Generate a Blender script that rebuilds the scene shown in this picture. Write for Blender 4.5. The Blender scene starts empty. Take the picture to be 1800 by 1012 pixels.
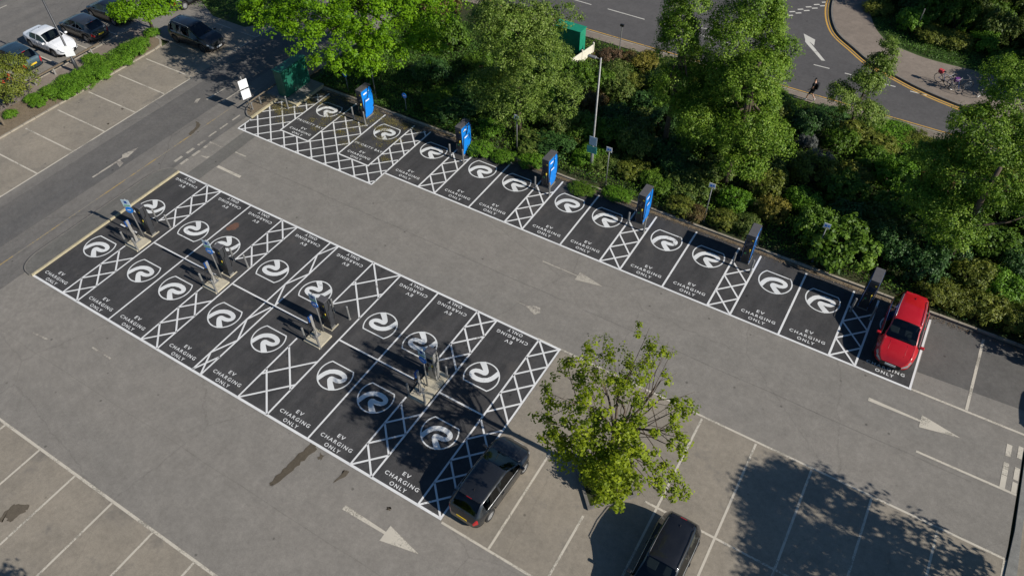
import bpy, math, random
import numpy as np
from mathutils import Vector, Matrix

S = bpy.context.scene
COL = S.collection
R = math.radians

# ------------------------------------------------------------------ camera, sky, sun, exposure
CAMC = Vector((37.18108703881373, -10.08676537123924, 29.62408344538997))
CR = Vector((.8547494977280236, 0.5189822699115636, -0.007790998083191822))
CU = Vector((-0.3804404996566609, 0.6366448445585688, 0.670781908013317))
CF = Vector((-0.35308401599999073, 0.5703864877558344, -0.7416137351956756))
FPX = 1306.3874500270201          # focal length in pixels of the 1800 px wide photograph
cam_d = bpy.data.cameras.new('camera'); cam = bpy.data.objects.new('camera', cam_d); COL.objects.link(cam)
M3 = Matrix((CR, CU, -CF)).transposed()
cam.matrix_world = Matrix.Translation(CAMC) @ M3.to_4x4()
cam_d.sensor_fit = 'HORIZONTAL'; cam_d.sensor_width = 36.0; cam_d.lens = FPX / 1800 * 36.0
cam_d.clip_start = 0.5; cam_d.clip_end = 2000
S.camera = cam

SUN_EL, SUN_AZ = R(32.5), R(.6)            # azimuth measured from +X towards +Y
world = bpy.data.worlds.new('World'); S.world = world; world.use_nodes = True
wn = world.node_tree.nodes; wl = world.node_tree.links
sky = wn.new('ShaderNodeTexSky'); sky.sky_type = 'NISHITA'; sky.sun_disc = False
sky.sun_elevation = SUN_EL; sky.sun_rotation = R(90) - SUN_AZ
sky.air_density = 1.0; sky.dust_density = 0.6; sky.ozone_density = 1.6
wn['Background'].inputs['Strength'].default_value = 0.055
hz = wn.new('ShaderNodeMix'); hz.data_type = 'RGBA'; hz.blend_type = 'MULTIPLY'; hz.inputs[0].default_value = 1
hz.inputs[7].default_value = (.62, .88, 1.12, 1)      # a clear, deep blue sky
wl.new(sky.outputs[0], hz.inputs[6]); wl.new(hz.outputs[2], wn['Background'].inputs['Color'])
sd = bpy.data.lights.new('sun', 'SUN'); sd.energy = 4.9; sd.angle = R(.5); sd.color = (1.0, 0.94, 0.85)
sun = bpy.data.objects.new('sun', sd); COL.objects.link(sun)
to_sun = Vector((math.cos(SUN_EL)*math.cos(SUN_AZ), math.cos(SUN_EL)*math.sin(SUN_AZ), math.sin(SUN_EL)))
sun.rotation_euler = to_sun.to_track_quat('Z', 'Y').to_euler(); sun.location = (60, 0, 60)
S.view_settings.view_transform = 'Standard'; S.view_settings.look = 'None'
S.view_settings.exposure = 0.22; S.view_settings.gamma = 1.0
try: S.view_settings.use_curve_mapping = False
except Exception: pass
try:
    S.cycles.max_bounces = 6; S.cycles.transparent_max_bounces = 6
except Exception: pass

def at(px, py, z=0.0):
    """point of the place seen at a pixel of the 1800x1012 photograph, at height z"""
    d = CF*FPX + CR*(px-900) + CU*(506-py)
    t = (z-CAMC.z)/d.z
    return CAMC + d*t

# ------------------------------------------------------------------ materials
def nd(nt, t, **kw):
    n = nt.nodes.new(t)
    for k, v in kw.items(): setattr(n, k, v)
    return n
def base_mat(name):
    m = bpy.data.materials.new(name); m.use_nodes = True
    return m, m.node_tree, m.node_tree.nodes['Principled BSDF']
def plain(name, col, rough=0.5, metal=0.0, coat=0.0, spec=0.5, vary=0.12, scale=6.0):
    m, nt, p = base_mat(name)
    p.inputs['Roughness'].default_value = rough; p.inputs['Metallic'].default_value = metal
    p.inputs['Coat Weight'].default_value = coat; p.inputs['Specular IOR Level'].default_value = spec
    tc = nd(nt, 'ShaderNodeTexCoord'); no = nd(nt, 'ShaderNodeTexNoise'); no.inputs['Scale'].default_value = scale
    no.inputs['Detail'].default_value = 4
    nt.links.new(tc.outputs['Object'], no.inputs['Vector'])
    mp = nd(nt, 'ShaderNodeMapRange'); mp.inputs[1].default_value = .3; mp.inputs[2].default_value = .7
    mp.inputs[3].default_value = 1-vary; mp.inputs[4].default_value = 1+vary
    nt.links.new(no.outputs[0], mp.inputs[0])
    mx = nd(nt, 'ShaderNodeMix', data_type='RGBA', blend_type='MULTIPLY'); mx.inputs[0].default_value = 1
    mx.inputs[6].default_value = (*col, 1); nt.links.new(mp.outputs[0], mx.inputs[7])
    nt.links.new(mx.outputs[2], p.inputs['Base Color'])
    return m
def ramp(nt, src, stops):
    r = nd(nt, 'ShaderNodeValToRGB'); e = r.color_ramp.elements
    while len(e) > 1: e.remove(e[-1])
    e[0].position = stops[0][0]; e[0].color = (*stops[0][1], 1)
    for pos, c in stops[1:]:
        x = e.new(pos); x.color = (*c, 1)
    nt.links.new(src, r.inputs[0]); return r
def noise(nt, vec, scale, detail=5, rough=.55):
    n = nd(nt, 'ShaderNodeTexNoise'); n.inputs['Scale'].default_value = scale
    n.inputs['Detail'].default_value = detail; n.inputs['Roughness'].default_value = rough
    nt.links.new(vec, n.inputs['Vector']); return n
def ground_mat(name, c1, c2, c3=None, big=.12, mid=1.1, fine=28, stretch=(1, 1), bump=.25, speck=.25, rough=.9, cracks=0.0):
    m, nt, p = base_mat(name)
    g = nd(nt, 'ShaderNodeNewGeometry')
    mp = nd(nt, 'ShaderNodeMapping'); mp.inputs['Scale'].default_value = (stretch[0], stretch[1], 1)
    nt.links.new(g.outputs['Position'], mp.inputs[0])
    nb = noise(nt, mp.outputs[0], big, 4, .6); nm = noise(nt, g.outputs['Position'], mid, 6, .65)
    nf = noise(nt, g.outputs['Position'], fine, 3, .7)
    r = ramp(nt, nb.outputs[0], [(.32, c1), (.68, c2)])
    a = nd(nt, 'ShaderNodeMix', data_type='RGBA', blend_type='OVERLAY'); a.inputs[0].default_value = .42
    nt.links.new(r.outputs[0], a.inputs[6])
    r2 = ramp(nt, nm.outputs[0], [(.3, (.36,)*3), (.7, (.62,)*3)]); nt.links.new(r2.outputs[0], a.inputs[7])
    b = nd(nt, 'ShaderNodeMix', data_type='RGBA', blend_type='OVERLAY'); b.inputs[0].default_value = speck
    nt.links.new(a.outputs[2], b.inputs[6])
    r3 = ramp(nt, nf.outputs[0], [(.3, (.2,)*3), (.7, (.8,)*3)]); nt.links.new(r3.outputs[0], b.inputs[7])
    nk = noise(nt, g.outputs['Position'], 4.5, 7, .78)          # hand sized mottling
    k_ = nd(nt, 'ShaderNodeMix', data_type='RGBA', blend_type='OVERLAY'); k_.inputs[0].default_value = .38
    nt.links.new(b.outputs[2], k_.inputs[6]); rk = ramp(nt, nk.outputs[0], [(.28, (.26,)*3), (.72, (.72,)*3)]); nt.links.new(rk.outputs[0], k_.inputs[7])
    out = k_.outputs[2]
    if c3:
        ns = noise(nt, g.outputs['Position'], .55, 7, .7)
        rs = ramp(nt, ns.outputs[0], [(.56, (0,)*3), (.68, (1,)*3)])
        c = nd(nt, 'ShaderNodeMix', data_type='RGBA'); nt.links.new(rs.outputs[0], c.inputs[0])
        nt.links.new(out, c.inputs[6]); c.inputs[7].default_value = (*c3, 1); out = c.outputs[2]
    # scattered dark spots (gum, oil drips)
    v = nd(nt, 'ShaderNodeTexVoronoi'); v.inputs['Scale'].default_value = .9
    nt.links.new(g.outputs['Position'], v.inputs['Vector'])
    sp = nd(nt, 'ShaderNodeMapRange'); sp.inputs[1].default_value = .035; sp.inputs[2].default_value = .075
    sp.inputs[3].default_value = .55; sp.inputs[4].default_value = 1
    nt.links.new(v.outputs['Distance'], sp.inputs[0])
    d = nd(nt, 'ShaderNodeMix', data_type='RGBA', blend_type='MULTIPLY'); d.inputs[0].default_value = 1
    nt.links.new(out, d.inputs[6]); nt.links.new(sp.outputs[0], d.inputs[7]); out = d.outputs[2]
    if cracks:
        vc = nd(nt, 'ShaderNodeTexVoronoi', feature='DISTANCE_TO_EDGE'); vc.inputs['Scale'].default_value = .16
        wv = nd(nt, 'ShaderNodeMix', data_type='RGBA'); wv.inputs[0].default_value = .35
        nt.links.new(g.outputs['Position'], wv.inputs[6]); nt.links.new(nm.outputs['Color'], wv.inputs[7])
        nt.links.new(wv.outputs[2], vc.inputs['Vector'])
        cr = nd(nt, 'ShaderNodeMapRange'); cr.inputs[1].default_value = 0; cr.inputs[2].default_value = .004
        cr.inputs[3].default_value = 1-cracks; cr.inputs[4].default_value = 1
        nt.links.new(vc.outputs['Distance'], cr.inputs[0])
        e = nd(nt, 'ShaderNodeMix', data_type='RGBA', blend_type='MULTIPLY'); e.inputs[0].default_value = 1
        nt.links.new(out, e.inputs[6]); nt.links.new(cr.outputs[0], e.inputs[7]); out = e.outputs[2]
    nt.links.new(out, p.inputs['Base Color']); p.inputs['Roughness'].default_value = rough
    p.inputs['Specular IOR Level'].default_value = .25
    bp = nd(nt, 'ShaderNodeBump'); bp.inputs['Strength'].default_value = bump; bp.inputs['Distance'].default_value = .02
    nt.links.new(nf.outputs[0], bp.inputs['Height']); nt.links.new(bp.outputs[0], p.inputs['Normal'])
    return m
def paint_mat(name, col, under, wear=.5, fine=9):
    """road paint worn through to the asphalt below by a noise mask"""
    m, nt, p = base_mat(name)
    g = nd(nt, 'ShaderNodeNewGeometry')
    a = noise(nt, g.outputs['Position'], fine, 8, .75); b = noise(nt, g.outputs['Position'], .7, 4, .6)
    ad = nd(nt, 'ShaderNodeMath', operation='ADD'); nt.links.new(a.outputs[0], ad.inputs[0]); nt.links.new(b.outputs[0], ad.inputs[1])
    mr = nd(nt, 'ShaderNodeMapRange'); mr.inputs[1].default_value = 1.25-wear*.42; mr.inputs[2].default_value = 1.37-wear*.40
    mr.inputs[3].default_value = 0; mr.inputs[4].default_value = 1
    nt.links.new(ad.outputs[0], mr.inputs[0])
    mx = nd(nt, 'ShaderNodeMix', data_type='RGBA'); nt.links.new(mr.outputs[0], mx.inputs[0])
    dirt = ramp(nt, b.outputs[0], [(.3, tuple(c*.80 for c in col)), (.7, col)])
    nt.links.new(dirt.outputs[0], mx.inputs[6]); mx.inputs[7].default_value = (*under, 1)
    nt.links.new(mx.outputs[2], p.inputs['Base Color']); p.inputs['Roughness'].default_value = .7
    return m
def leaf_mat(name, dark, mid, light, trans=.28):
    m = bpy.data.materials.new(name); m.use_nodes = True; nt = m.node_tree; nt.nodes.clear()
    out = nd(nt, 'ShaderNodeOutputMaterial'); at_ = nd(nt, 'ShaderNodeAttribute'); at_.attribute_name = 'tint'
    r = ramp(nt, at_.outputs['Fac'], [(0, dark), (.5, mid), (1, light)])
    d = nd(nt, 'ShaderNodeBsdfPrincipled'); d.inputs['Roughness'].default_value = .55; d.inputs['Specular IOR Level'].default_value = .3
    t = nd(nt, 'ShaderNodeBsdfTranslucent'); mx = nd(nt, 'ShaderNodeMixShader'); mx.inputs[0].default_value = trans
    nt.links.new(r.outputs[0], d.inputs['Base Color']); nt.links.new(r.outputs[0], t.inputs['Color'])
    nt.links.new(d.outputs[0], mx.inputs[1]); nt.links.new(t.outputs[0], mx.inputs[2]); nt.links.new(mx.outputs[0], out.inputs[0])
    return m

M = {}
M['lane'] = ground_mat('lane_asphalt', (.195, .183, .164), (.226, .208, .183), None, big=.16, stretch=(.35, 1), cracks=.16, speck=.34)
M['lane_cross'] = ground_mat('drive_asphalt', (.115, .111, .106), (.185, .172, .155), None, big=.2, stretch=(1.6, .16), cracks=.25)
M['bays_old'] = ground_mat('old_bay_asphalt', (.215, .192, .158), (.28, .245, .195), (.175, .158, .134), big=.22, cracks=.12)
M['new'] = ground_mat('new_dark_asphalt', (.041, .0405, .0415), (.068, .066, .066), (.076, .071, .067), big=.6, stretch=(2.2, .45), speck=.42)
M['strip'] = ground_mat('patch_asphalt', (.125, .121, .11), (.15, .143, .13), None)
M['mid_patch'] = ground_mat('grey_patch_asphalt', (.098, .095, .09), (.12, .114, .106), None)
M['road'] = ground_mat('road_asphalt', (.082, .079, .08), (.105, .10, .098), None, big=.15, stretch=(.2, 1.2))
M['path'] = ground_mat('path_asphalt', (.19, .158, .13), (.24, .20, .165), None)
M['soil'] = ground_mat('soil', (.03, .038, .015), (.05, .052, .022), (.025, .045, .012), mid=2.5, bump=.8)
M['dirt'] = ground_mat('dry_dirt', (.16, .125, .085), (.22, .175, .12), (.10, .085, .05), mid=2.2, bump=.7)
M['grassground'] = ground_mat('grass_ground', (.022, .045, .010), (.045, .08, .016), (.06, .06, .02), mid=2.0, bump=.9)
M['farground'] = ground_mat('distant_ground', (.05, .075, .025), (.08, .10, .04), None)
M['kerb'] = ground_mat('kerb_stone', (.26, .235, .19), (.34, .30, .24), (.16, .14, .10), mid=3)
M['kerb_cream'] = ground_mat('cream_kerb', (.34, .30, .20), (.46, .40, .27), (.22, .19, .11), mid=3)
M['kerb_grey'] = ground_mat('grey_kerb', (.15, .14, .13), (.21, .195, .17), None, mid=3)
M['concrete'] = ground_mat('concrete', (.40, .36, .27), (.52, .47, .36), (.32, .28, .20), mid=3)
M['slab'] = ground_mat('grey_concrete', (.17, .17, .16), (.22, .215, .20), None, mid=3)
M['white'] = paint_mat('fresh_white_paint', (.74, .74, .73), (.16, .155, .15), wear=.17, fine=14)
M['emblem'] = paint_mat('emblem_paint', (.72, .73, .72), (.2, .2, .2), wear=.22, fine=6)
M['oldwhite'] = paint_mat('worn_cream_paint', (.58, .53, .44), (.24, .22, .18), wear=.55, fine=16)
M['verywornwhite'] = paint_mat('faded_paint', (.46, .42, .35), (.21, .19, .165), wear=.66, fine=7)
M['yellowworn'] = paint_mat('worn_yellow_paint', (.42, .29, .10), (.19, .175, .15), wear=.85, fine=6)
M['yellow'] = paint_mat('yellow_paint', (.62, .36, .07), (.14, .12, .09), wear=.45, fine=8)
M['roadwhite'] = paint_mat('road_white_paint', (.62, .60, .54), (.10, .1, .1), wear=.3, fine=10)
M['stain'] = ground_mat('oil_stain', (.085, .07, .05), (.12, .10, .075), None, mid=3)
M['stain_brown'] = ground_mat('brown_stain', (.12, .06, .045), (.15, .085, .06), None, mid=3)
M['dark_metal'] = plain('charcoal_metal', (.045, .047, .052), .45, .2, spec=.5)
M['charger_top'] = plain('grey_top_panel', (.085, .082, .086), .6)
M['black'] = plain('black_plastic', (.012, .012, .014), .45)
M['rubber'] = plain('rubber', (.014, .014, .014), .75)
M['blue'] = plain('bright_blue_panel', (.006, .20, .68), .35, coat=.3, vary=.05)
M['navy'] = plain('deep_blue_panel', (.012, .07, .28), .4)
M['signwhite'] = plain('white_sign_face', (.78, .79, .80), .5, vary=.04)
M['signpale'] = plain('pale_sign_face', (.45, .55, .62), .5)
M['teal'] = plain('teal_sign_face', (.10, .40, .33), .5)
M['steel'] = plain('galvanised_steel', (.24, .24, .235), .5, .35, vary=.2, scale=9)
M['silver'] = plain('brushed_silver', (.36, .35, .33), .5, .4)
M['greenbox'] = plain('dark_green_cabinet', (.012, .105, .068), .4, coat=.2)
M['greenbox2'] = plain('green_cabinet', (.012, .23, .13), .45, coat=.1)
M['bark'] = plain('bark', (.085, .062, .042), .9, vary=.35, scale=14)
M['wood'] = plain('weathered_wood', (.14, .11, .075), .85, vary=.25, scale=10)
M['glass'] = plain('dark_car_glass', (.012, .017, .02), .04, spec=.8, vary=.5, scale=1.5)
def _glass():
    m = bpy.data.materials.new('tinted_glass'); m.use_nodes = True; nt = m.node_tree; nt.nodes.clear()
    out = nd(nt, 'ShaderNodeOutputMaterial'); tr = nd(nt, 'ShaderNodeBsdfTransparent'); tr.inputs[0].default_value = (.30, .36, .36, 1)
    gl = nd(nt, 'ShaderNodeBsdfGlossy'); gl.inputs['Roughness'].default_value = .03; gl.inputs[0].default_value = (.9, .95, 1, 1)
    fr = nd(nt, 'ShaderNodeFresnel'); fr.inputs[0].default_value = 1.6; mx = nd(nt, 'ShaderNodeMixShader')
    nt.links.new(fr.outputs[0], mx.inputs[0]); nt.links.new(tr.outputs[0], mx.inputs[1]); nt.links.new(gl.outputs[0], mx.inputs[2]); nt.links.new(mx.outputs[0], out.inputs[0])
    return m
M['glass'] = _glass()
M['seat'] = plain('seat_fabric', (.10, .10, .105), .9); M['dash'] = plain('dashboard_plastic', (.05, .05, .052), .7)
M['chrome'] = plain('chrome', (.5, .5, .5), .38, .9)
M['rim'] = plain('alloy_rim', (.5, .5, .5), .45, .6)
M['rimdark'] = plain('dark_alloy_rim', (.10, .10, .11), .35, .7)
M['lampred'] = plain('red_lamp_lens', (.42, .008, .012), .15, coat=.6)
M['lampclear'] = plain('headlamp_lens', (.30, .32, .34), .08, .3, coat=.6)
M['plateyellow'] = plain('yellow_number_plate', (.72, .48, .03), .5)
M['platewhite'] = plain('white_number_plate', (.7, .7, .68), .5)
M['yellowbit'] = plain('yellow_sticker', (.65, .50, .05), .5)
M['greenbit'] = plain('green_sticker', (.06, .35, .12), .5)
M['screen'] = plain('dark_screen', (.02, .03, .05), .1)
M['skin'] = plain('skin', (.42, .24, .16), .6)
M['hair'] = plain('dark_hair', (.015, .01, .008), .7)
M['cloth_black'] = plain('black_cloth', (.012, .014, .018), .85)
M['cloth_white'] = plain('white_shoe', (.75, .75, .76), .7)
M['redbag'] = plain('red_bag', (.50, .05, .06), .7)
M['purple'] = plain('purple_bag', (.12, .03, .16), .7)
M['bikeblue'] = plain('blue_frame', (.02, .08, .28), .4, coat=.4)
M['fencewhite'] = plain('cream_painted_board', (.66, .63, .52), .6)
def carpaint(name, col, metal=.15, rough=.32):
    m, nt, p = base_mat(name)
    p.inputs['Base Color'].default_value = (*col, 1); p.inputs['Metallic'].default_value = metal
    p.inputs['Roughness'].default_value = rough; p.inputs['Coat Weight'].default_value = .9; p.inputs['Coat Roughness'].default_value = .06
    tc = nd(nt, 'ShaderNodeTexCoord'); n = noise(nt, tc.outputs['Object'], 2.2, 5, .7)
    r = ramp(nt, n.outputs[0], [(.35, col), (.75, tuple(min(1, c*1.12+.006) for c in col))]); nt.links.new(r.outputs[0], p.inputs['Base Color'])
    r2 = nd(nt, 'ShaderNodeMapRange'); r2.inputs[3].default_value = rough-.06; r2.inputs[4].default_value = rough+.12
    nt.links.new(n.outputs[0], r2.inputs[0]); nt.links.new(r2.outputs[0], p.inputs['Roughness'])
    return m

# ------------------------------------------------------------------ object helpers
def tag(o, label=None, cat=None, group=None, kind=None):
    if label: o['label'] = label
    if cat: o['category'] = cat
    if group: o['group'] = group
    if kind: o['kind'] = kind
    return o
def thing(name, label, cat, loc=(0, 0, 0), rotz=0.0, group=None):
    o = bpy.data.objects.new(name, None); COL.objects.link(o); o.empty_display_size = .3
    o.location = loc; o.rotation_euler = (0, 0, rotz)
    return tag(o, label, cat, group)
def copy_tree(o, parent=None):
    c = o.copy(); COL.objects.link(c)
    if parent is not None: c.parent = parent
    for ch in list(o.children): copy_tree(ch, c)
    return c

class MB:
    def __init__(s): s.v = []; s.f = []; s.m = []; s.mats = []
    def mi(s, mat):
        if mat not in s.mats: s.mats.append(mat)
        return s.mats.index(mat)
    def add(s, vs, fs, mat=None):
        b = len(s.v); s.v += [tuple(p) for p in vs]
        k = s.mi(mat) if mat is not None else 0
        for f in fs: s.f.append(tuple(i+b for i in f)); s.m.append(k)
        return s
    def box(s, c, d, rz=0.0, mat=None, top=1.0):
        x, y, z = d[0]/2, d[1]/2, d[2]/2; cs, sn = math.cos(rz), math.sin(rz); vs = []
        for k in (-1, 1):
            t = top if k > 0 else 1.0
            for i, j in ((-1, -1), (1, -1), (1, 1), (-1, 1)):
                a, b = i*x*t, j*y*t; vs.append((c[0]+a*cs-b*sn, c[1]+a*sn+b*cs, c[2]+k*z))
        return s.add(vs, [(3, 2, 1, 0), (4, 5, 6, 7), (0, 1, 5, 4), (1, 2, 6, 5), (2, 3, 7, 6), (3, 0, 4, 7)], mat)
    def tube(s, pts, rad, n=8, mat=None, cap=True):
        pts = [Vector(p) for p in pts]; N = len(pts)
        if not hasattr(rad, '__len__'): rad = [rad]*N
        vs = []; ref = None
        for i, p in enumerate(pts):
            t = (pts[min(i+1, N-1)]-pts[max(i-1, 0)]).normalized()
            if ref is None: ref = Vector((0, 0, 1)) if abs(t.z) < .9 else Vector((1, 0, 0))
            a = (ref-t*ref.dot(t))
            if a.length < 1e-4: a = t.orthogonal()
            a.normalize(); b = t.cross(a); ref = a
            for k in range(n):
                th = 2*math.pi*k/n; vs.append(p+(a*math.cos(th)+b*math.sin(th))*rad[i])
        fs = [(i*n+k, i*n+(k+1) % n, (i+1)*n+(k+1) % n, (i+1)*n+k) for i in range(N-1) for k in range(n)]
        if cap: fs += [tuple(reversed(range(n))), tuple(range((N-1)*n, N*n))]
        return s.add(vs, fs, mat)
    def prism(s, poly, z0, z1, mat=None):
        n = len(poly); vs = [(x, y, z0) for x, y in poly]+[(x, y, z1) for x, y in poly]
        return s.add(vs, [tuple(reversed(range(n))), tuple(range(n, 2*n))]+[(i, (i+1) % n, n+(i+1) % n, n+i) for i in range(n)], mat)
    def sheet(s, poly, z, mat=None):
        return s.add([(x, y, z) for x, y in poly], [tuple(range(len(poly)))], mat)
    def line(s, a, b, w, z, mat=None):
        a = Vector(a); b = Vector(b); d = (b-a).normalized(); n = Vector((-d.y, d.x))*w/2
        return s.sheet([a-n, b-n, b+n, a+n], z, mat)
    def build(s, name, mat=None, parent=None, smooth=False, bevel=0):
        me = bpy.data.meshes.new(name); me.from_pydata(s.v, [], s.f)
        mats = s.mats if s.mats else [mat]
        for m_ in mats: me.materials.append(m_)
        if len(mats) > 1: me.polygons.foreach_set('material_index', s.m)
        if smooth: me.polygons.foreach_set('use_smooth', [True]*len(me.polygons))
        me.update()
        o = bpy.data.objects.new(name, me); COL.objects.link(o)
        if parent is not None: o.parent = parent
        if bevel:
            b = o.modifiers.new('bevel', 'BEVEL'); b.width = bevel; b.segments = 2; b.limit_method = 'ANGLE'
        return o
def struct(o): return tag(o, kind='structure')
def sheet_obj(name, poly, z, mat, parent=None):
    o = MB().sheet(poly, z).build(name, mat, parent)
    if parent is None: struct(o)
    return o
def band(poly_line, w, z0, z1, closed=False):
    """a raised strip (kerb) along a polyline"""
    mb = MB(); P_ = [Vector(p) for p in poly_line]; n = len(P_)
    L_, R_ = [], []
    for i, p in enumerate(P_):
        a = P_[i-1] if (i > 0 or closed) else None; b = P_[(i+1) % n] if (i < n-1 or closed) else None
        d1 = (p-a).normalized() if a is not None else None; d2 = (b-p).normalized() if b is not None else None
        if d1 is None: d1 = d2
        if d2 is None: d2 = d1
        t = (d1+d2).normalized(); nn = Vector((-t.y, t.x)); k = w/2/max(.4, nn.dot(Vector((-d1.y, d1.x))))
        L_.append(p+nn*k); R_.append(p-nn*k)
    vs = [(q.x, q.y, z) for z in (z0, z1) for q in L_] + [(q.x, q.y, z) for z in (z0, z1) for q in R_]
    fs = []; rng = range(n if closed else n-1)
    for i in rng:
        j = (i+1) % n
        fs += [(n+i, n+j, j, i)[::-1], (2*n+i, 2*n+j, 3*n+j, 3*n+i)[::-1], (n+i, n+j, 3*n+j, 3*n+i)[::-1]]
    if not closed: fs += [(0, n, 3*n, 2*n), (n-1, 2*n-1, 4*n-1, 3*n-1)[::-1]]
    mb.add(vs, fs); return mb
def kerb_run(a, b, w, z0, z1, mat, length=.915, seed=1):
    a = Vector(a); b = Vector(b); d = b-a; n = max(1, int(round(d.length/length))); st = d/n; rz = math.atan2(d.y, d.x); rn_ = random.Random(seed)
    e = struct(bpy.data.objects.new('kerb', None)); COL.objects.link(e)
    me = None
    for i in range(n):
        if me is None:
            o = MB().box((0, 0, 0), (st.length-.018, w, z1-z0)).build('kerb_stone', mat, e); me = o.data
        else:
            o = bpy.data.objects.new('kerb_stone', me); COL.objects.link(o); o.parent = e
        c = a+st*(i+.5); o.location = (c.x, c.y, (z0+z1)/2+rn_.uniform(-.006, .006)); o.rotation_euler = (0, 0, rz+R(rn_.uniform(-.5, .5)))
    return e
def smooth_path(pts, k=4):
    P_ = [Vector(p) for p in pts]; out = []
    for i in range(len(P_)-1):
        p0 = P_[max(i-1, 0)]; p1 = P_[i]; p2 = P_[i+1]; p3 = P_[min(i+2, len(P_)-1)]
        for j in range(k):
            t = j/k
            out.append(.5*((2*p1)+(p2-p0)*t+(2*p0-5*p1+4*p2-p3)*t*t+(3*p1-p0-3*p2+p3)*t**3))
    out.append(P_[-1]); return out

# ================================================================== THE SETTING
sheet_obj('ground', [(-500, -400), (600, -400), (600, 700), (-500, 700)], -.15, M['farground'])
lot = sheet_obj('car_park_asphalt', [(-12.9, -45), (47.75, -45), (47.75, 22.2), (-.2, 22.2), (-.2, 45), (-12.9, 45)], 0, M['lane'])
sheet_obj('access_road', [(-7.55, -45), (-.6, -45), (-.6, 16.9), (-1.4, 17.4), (-1.4, 45), (-7.55, 45)], .004, M['lane_cross'], lot)
sheet_obj('old_bay_surface', [(-12.9, -45), (-7.55, -45), (-7.55, 45), (-12.9, 45)], .004, M['bays_old'], lot)
sheet_obj('old_bay_surface', [(27.35, -.1), (60, -.1), (60, 10.33), (27.35, 10.33)], .004, M['bays_old'], lot)
sheet_obj('old_bay_surface', [(-.5, -40), (40, -40), (40, -6.6), (-.5, -6.6)], .004, M['bays_old'], lot)
sheet_obj('patch', [(.55, 10.5), (1.62, 10.5), (1.6, 12.5), (1.5, 15.55), (.47, 15.55), (.55, 12.7)], .006, M['strip'], lot)
sheet_obj('patch', [(42.8, 18.1), (47.75, 18.35), (47.75, 22.2), (42.8, 22.2)], .004, M['mid_patch'], lot)
sheet_obj('patch', [(-6.9, -45), (-3.9, -45), (-3.5, 9), (-3.2, 45), (-6.3, 45), (-6.6, 9)], .0065, ground_mat('tyre_worn_asphalt', (.10, .098, .096), (.135, .127, .118), None, big=.3, stretch=(1.2, .12)), lot)
right_lot = sheet_obj('right_road', [(47.95, -45), (140, -45), (140, 22.2), (47.95, 22.2)], .0, M['bays_old'])

# --- raised strip at the left end of the island
end = smooth_path([(-.08, -.08), (-.6, .0), (-1.0, .3), (-1.25, .9), (-1.3, 1.8), (-1.27, 5.4), (-1.24, 8.7), (-1.12, 9.7), (-.7, 10.25), (-.08, 10.38)], 4)
end = [(p[0], p[1]) for p in end]
struct(MB().prism(end, -.02, .09).build('raised_footway', M['strip']))
struct(band([(p[0]-.03, p[1]) for p in end], .07, -.02, .10).build('kerb', M['kerb_grey']))
struct(band([(.0, -.06), (.0, 10.36)], .10, -.02, .11).build('kerb', M['kerb_cream']))

# --- the charging islands (new dark surface)
isl = sheet_obj('charging_island_asphalt', [(.07, 0), (27.28, 0), (27.28, 10.37), (.07, 10.37)], .008, M['new'])
row = sheet_obj('charging_row_asphalt', [(-.14, 15.59), (11.2, 15.59), (11.2, 16.88), (42.72, 16.88), (42.72, 22.0), (1.5, 22.0), (1.5, 19.55), (-.2, 19.55)], .008, M['new'])
ZL, ZV, ZH = .012, .016, .020

def text_mesh(txt, width, height, bold=.012, spacing=1.34):
    cu = bpy.data.curves.new('t', 'FONT'); cu.body = txt; cu.size = 1; cu.space_character = spacing; cu.offset = bold
    cu.align_x = 'CENTER'
    o = bpy.data.objects.new('t', cu); COL.objects.link(o); bpy.context.view_layer.update()
    me = bpy.data.meshes.new_from_object(o.evaluated_get(bpy.context.evaluated_depsgraph_get()))
    bpy.data.objects.remove(o); v = np.array([tuple(a.co) for a in me.vertices]); f = [tuple(p.vertices) for p in me.polygons]
    mn, mx = v.min(0), v.max(0)
    v = (v-(mn+mx)/2); v[:, 0] *= width/(mx[0]-mn[0]); v[:, 1] *= height/(mx[1]-mn[1]); v[:, 2] = 0
    return v, f
def words(name, items):
    vs, fs = [], []
    for txt, w, h, cx, cy, bold in items:
        v, f = text_mesh(txt, w, h, bold); b = len(vs)
        vs += [(a[0]+cx, a[1]+cy, 0) for a in v]; fs += [tuple(i+b for i in g) for g in f]
    me = bpy.data.meshes.new(name); me.from_pydata(vs, [], fs); me.materials.append(M['white']); return me
ME_TXT = words('lettering', [('EV', .40, .185, .02, .88, .014), ('CHARGING', 1.80, .185, 0, .55, .014), ('ONLY', .86, .185, .02, .23, .014)])
ME_PRI = words('lettering', [('PRIORITY BAY', 2.2, .19, .02, 1.55, .012)])
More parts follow.
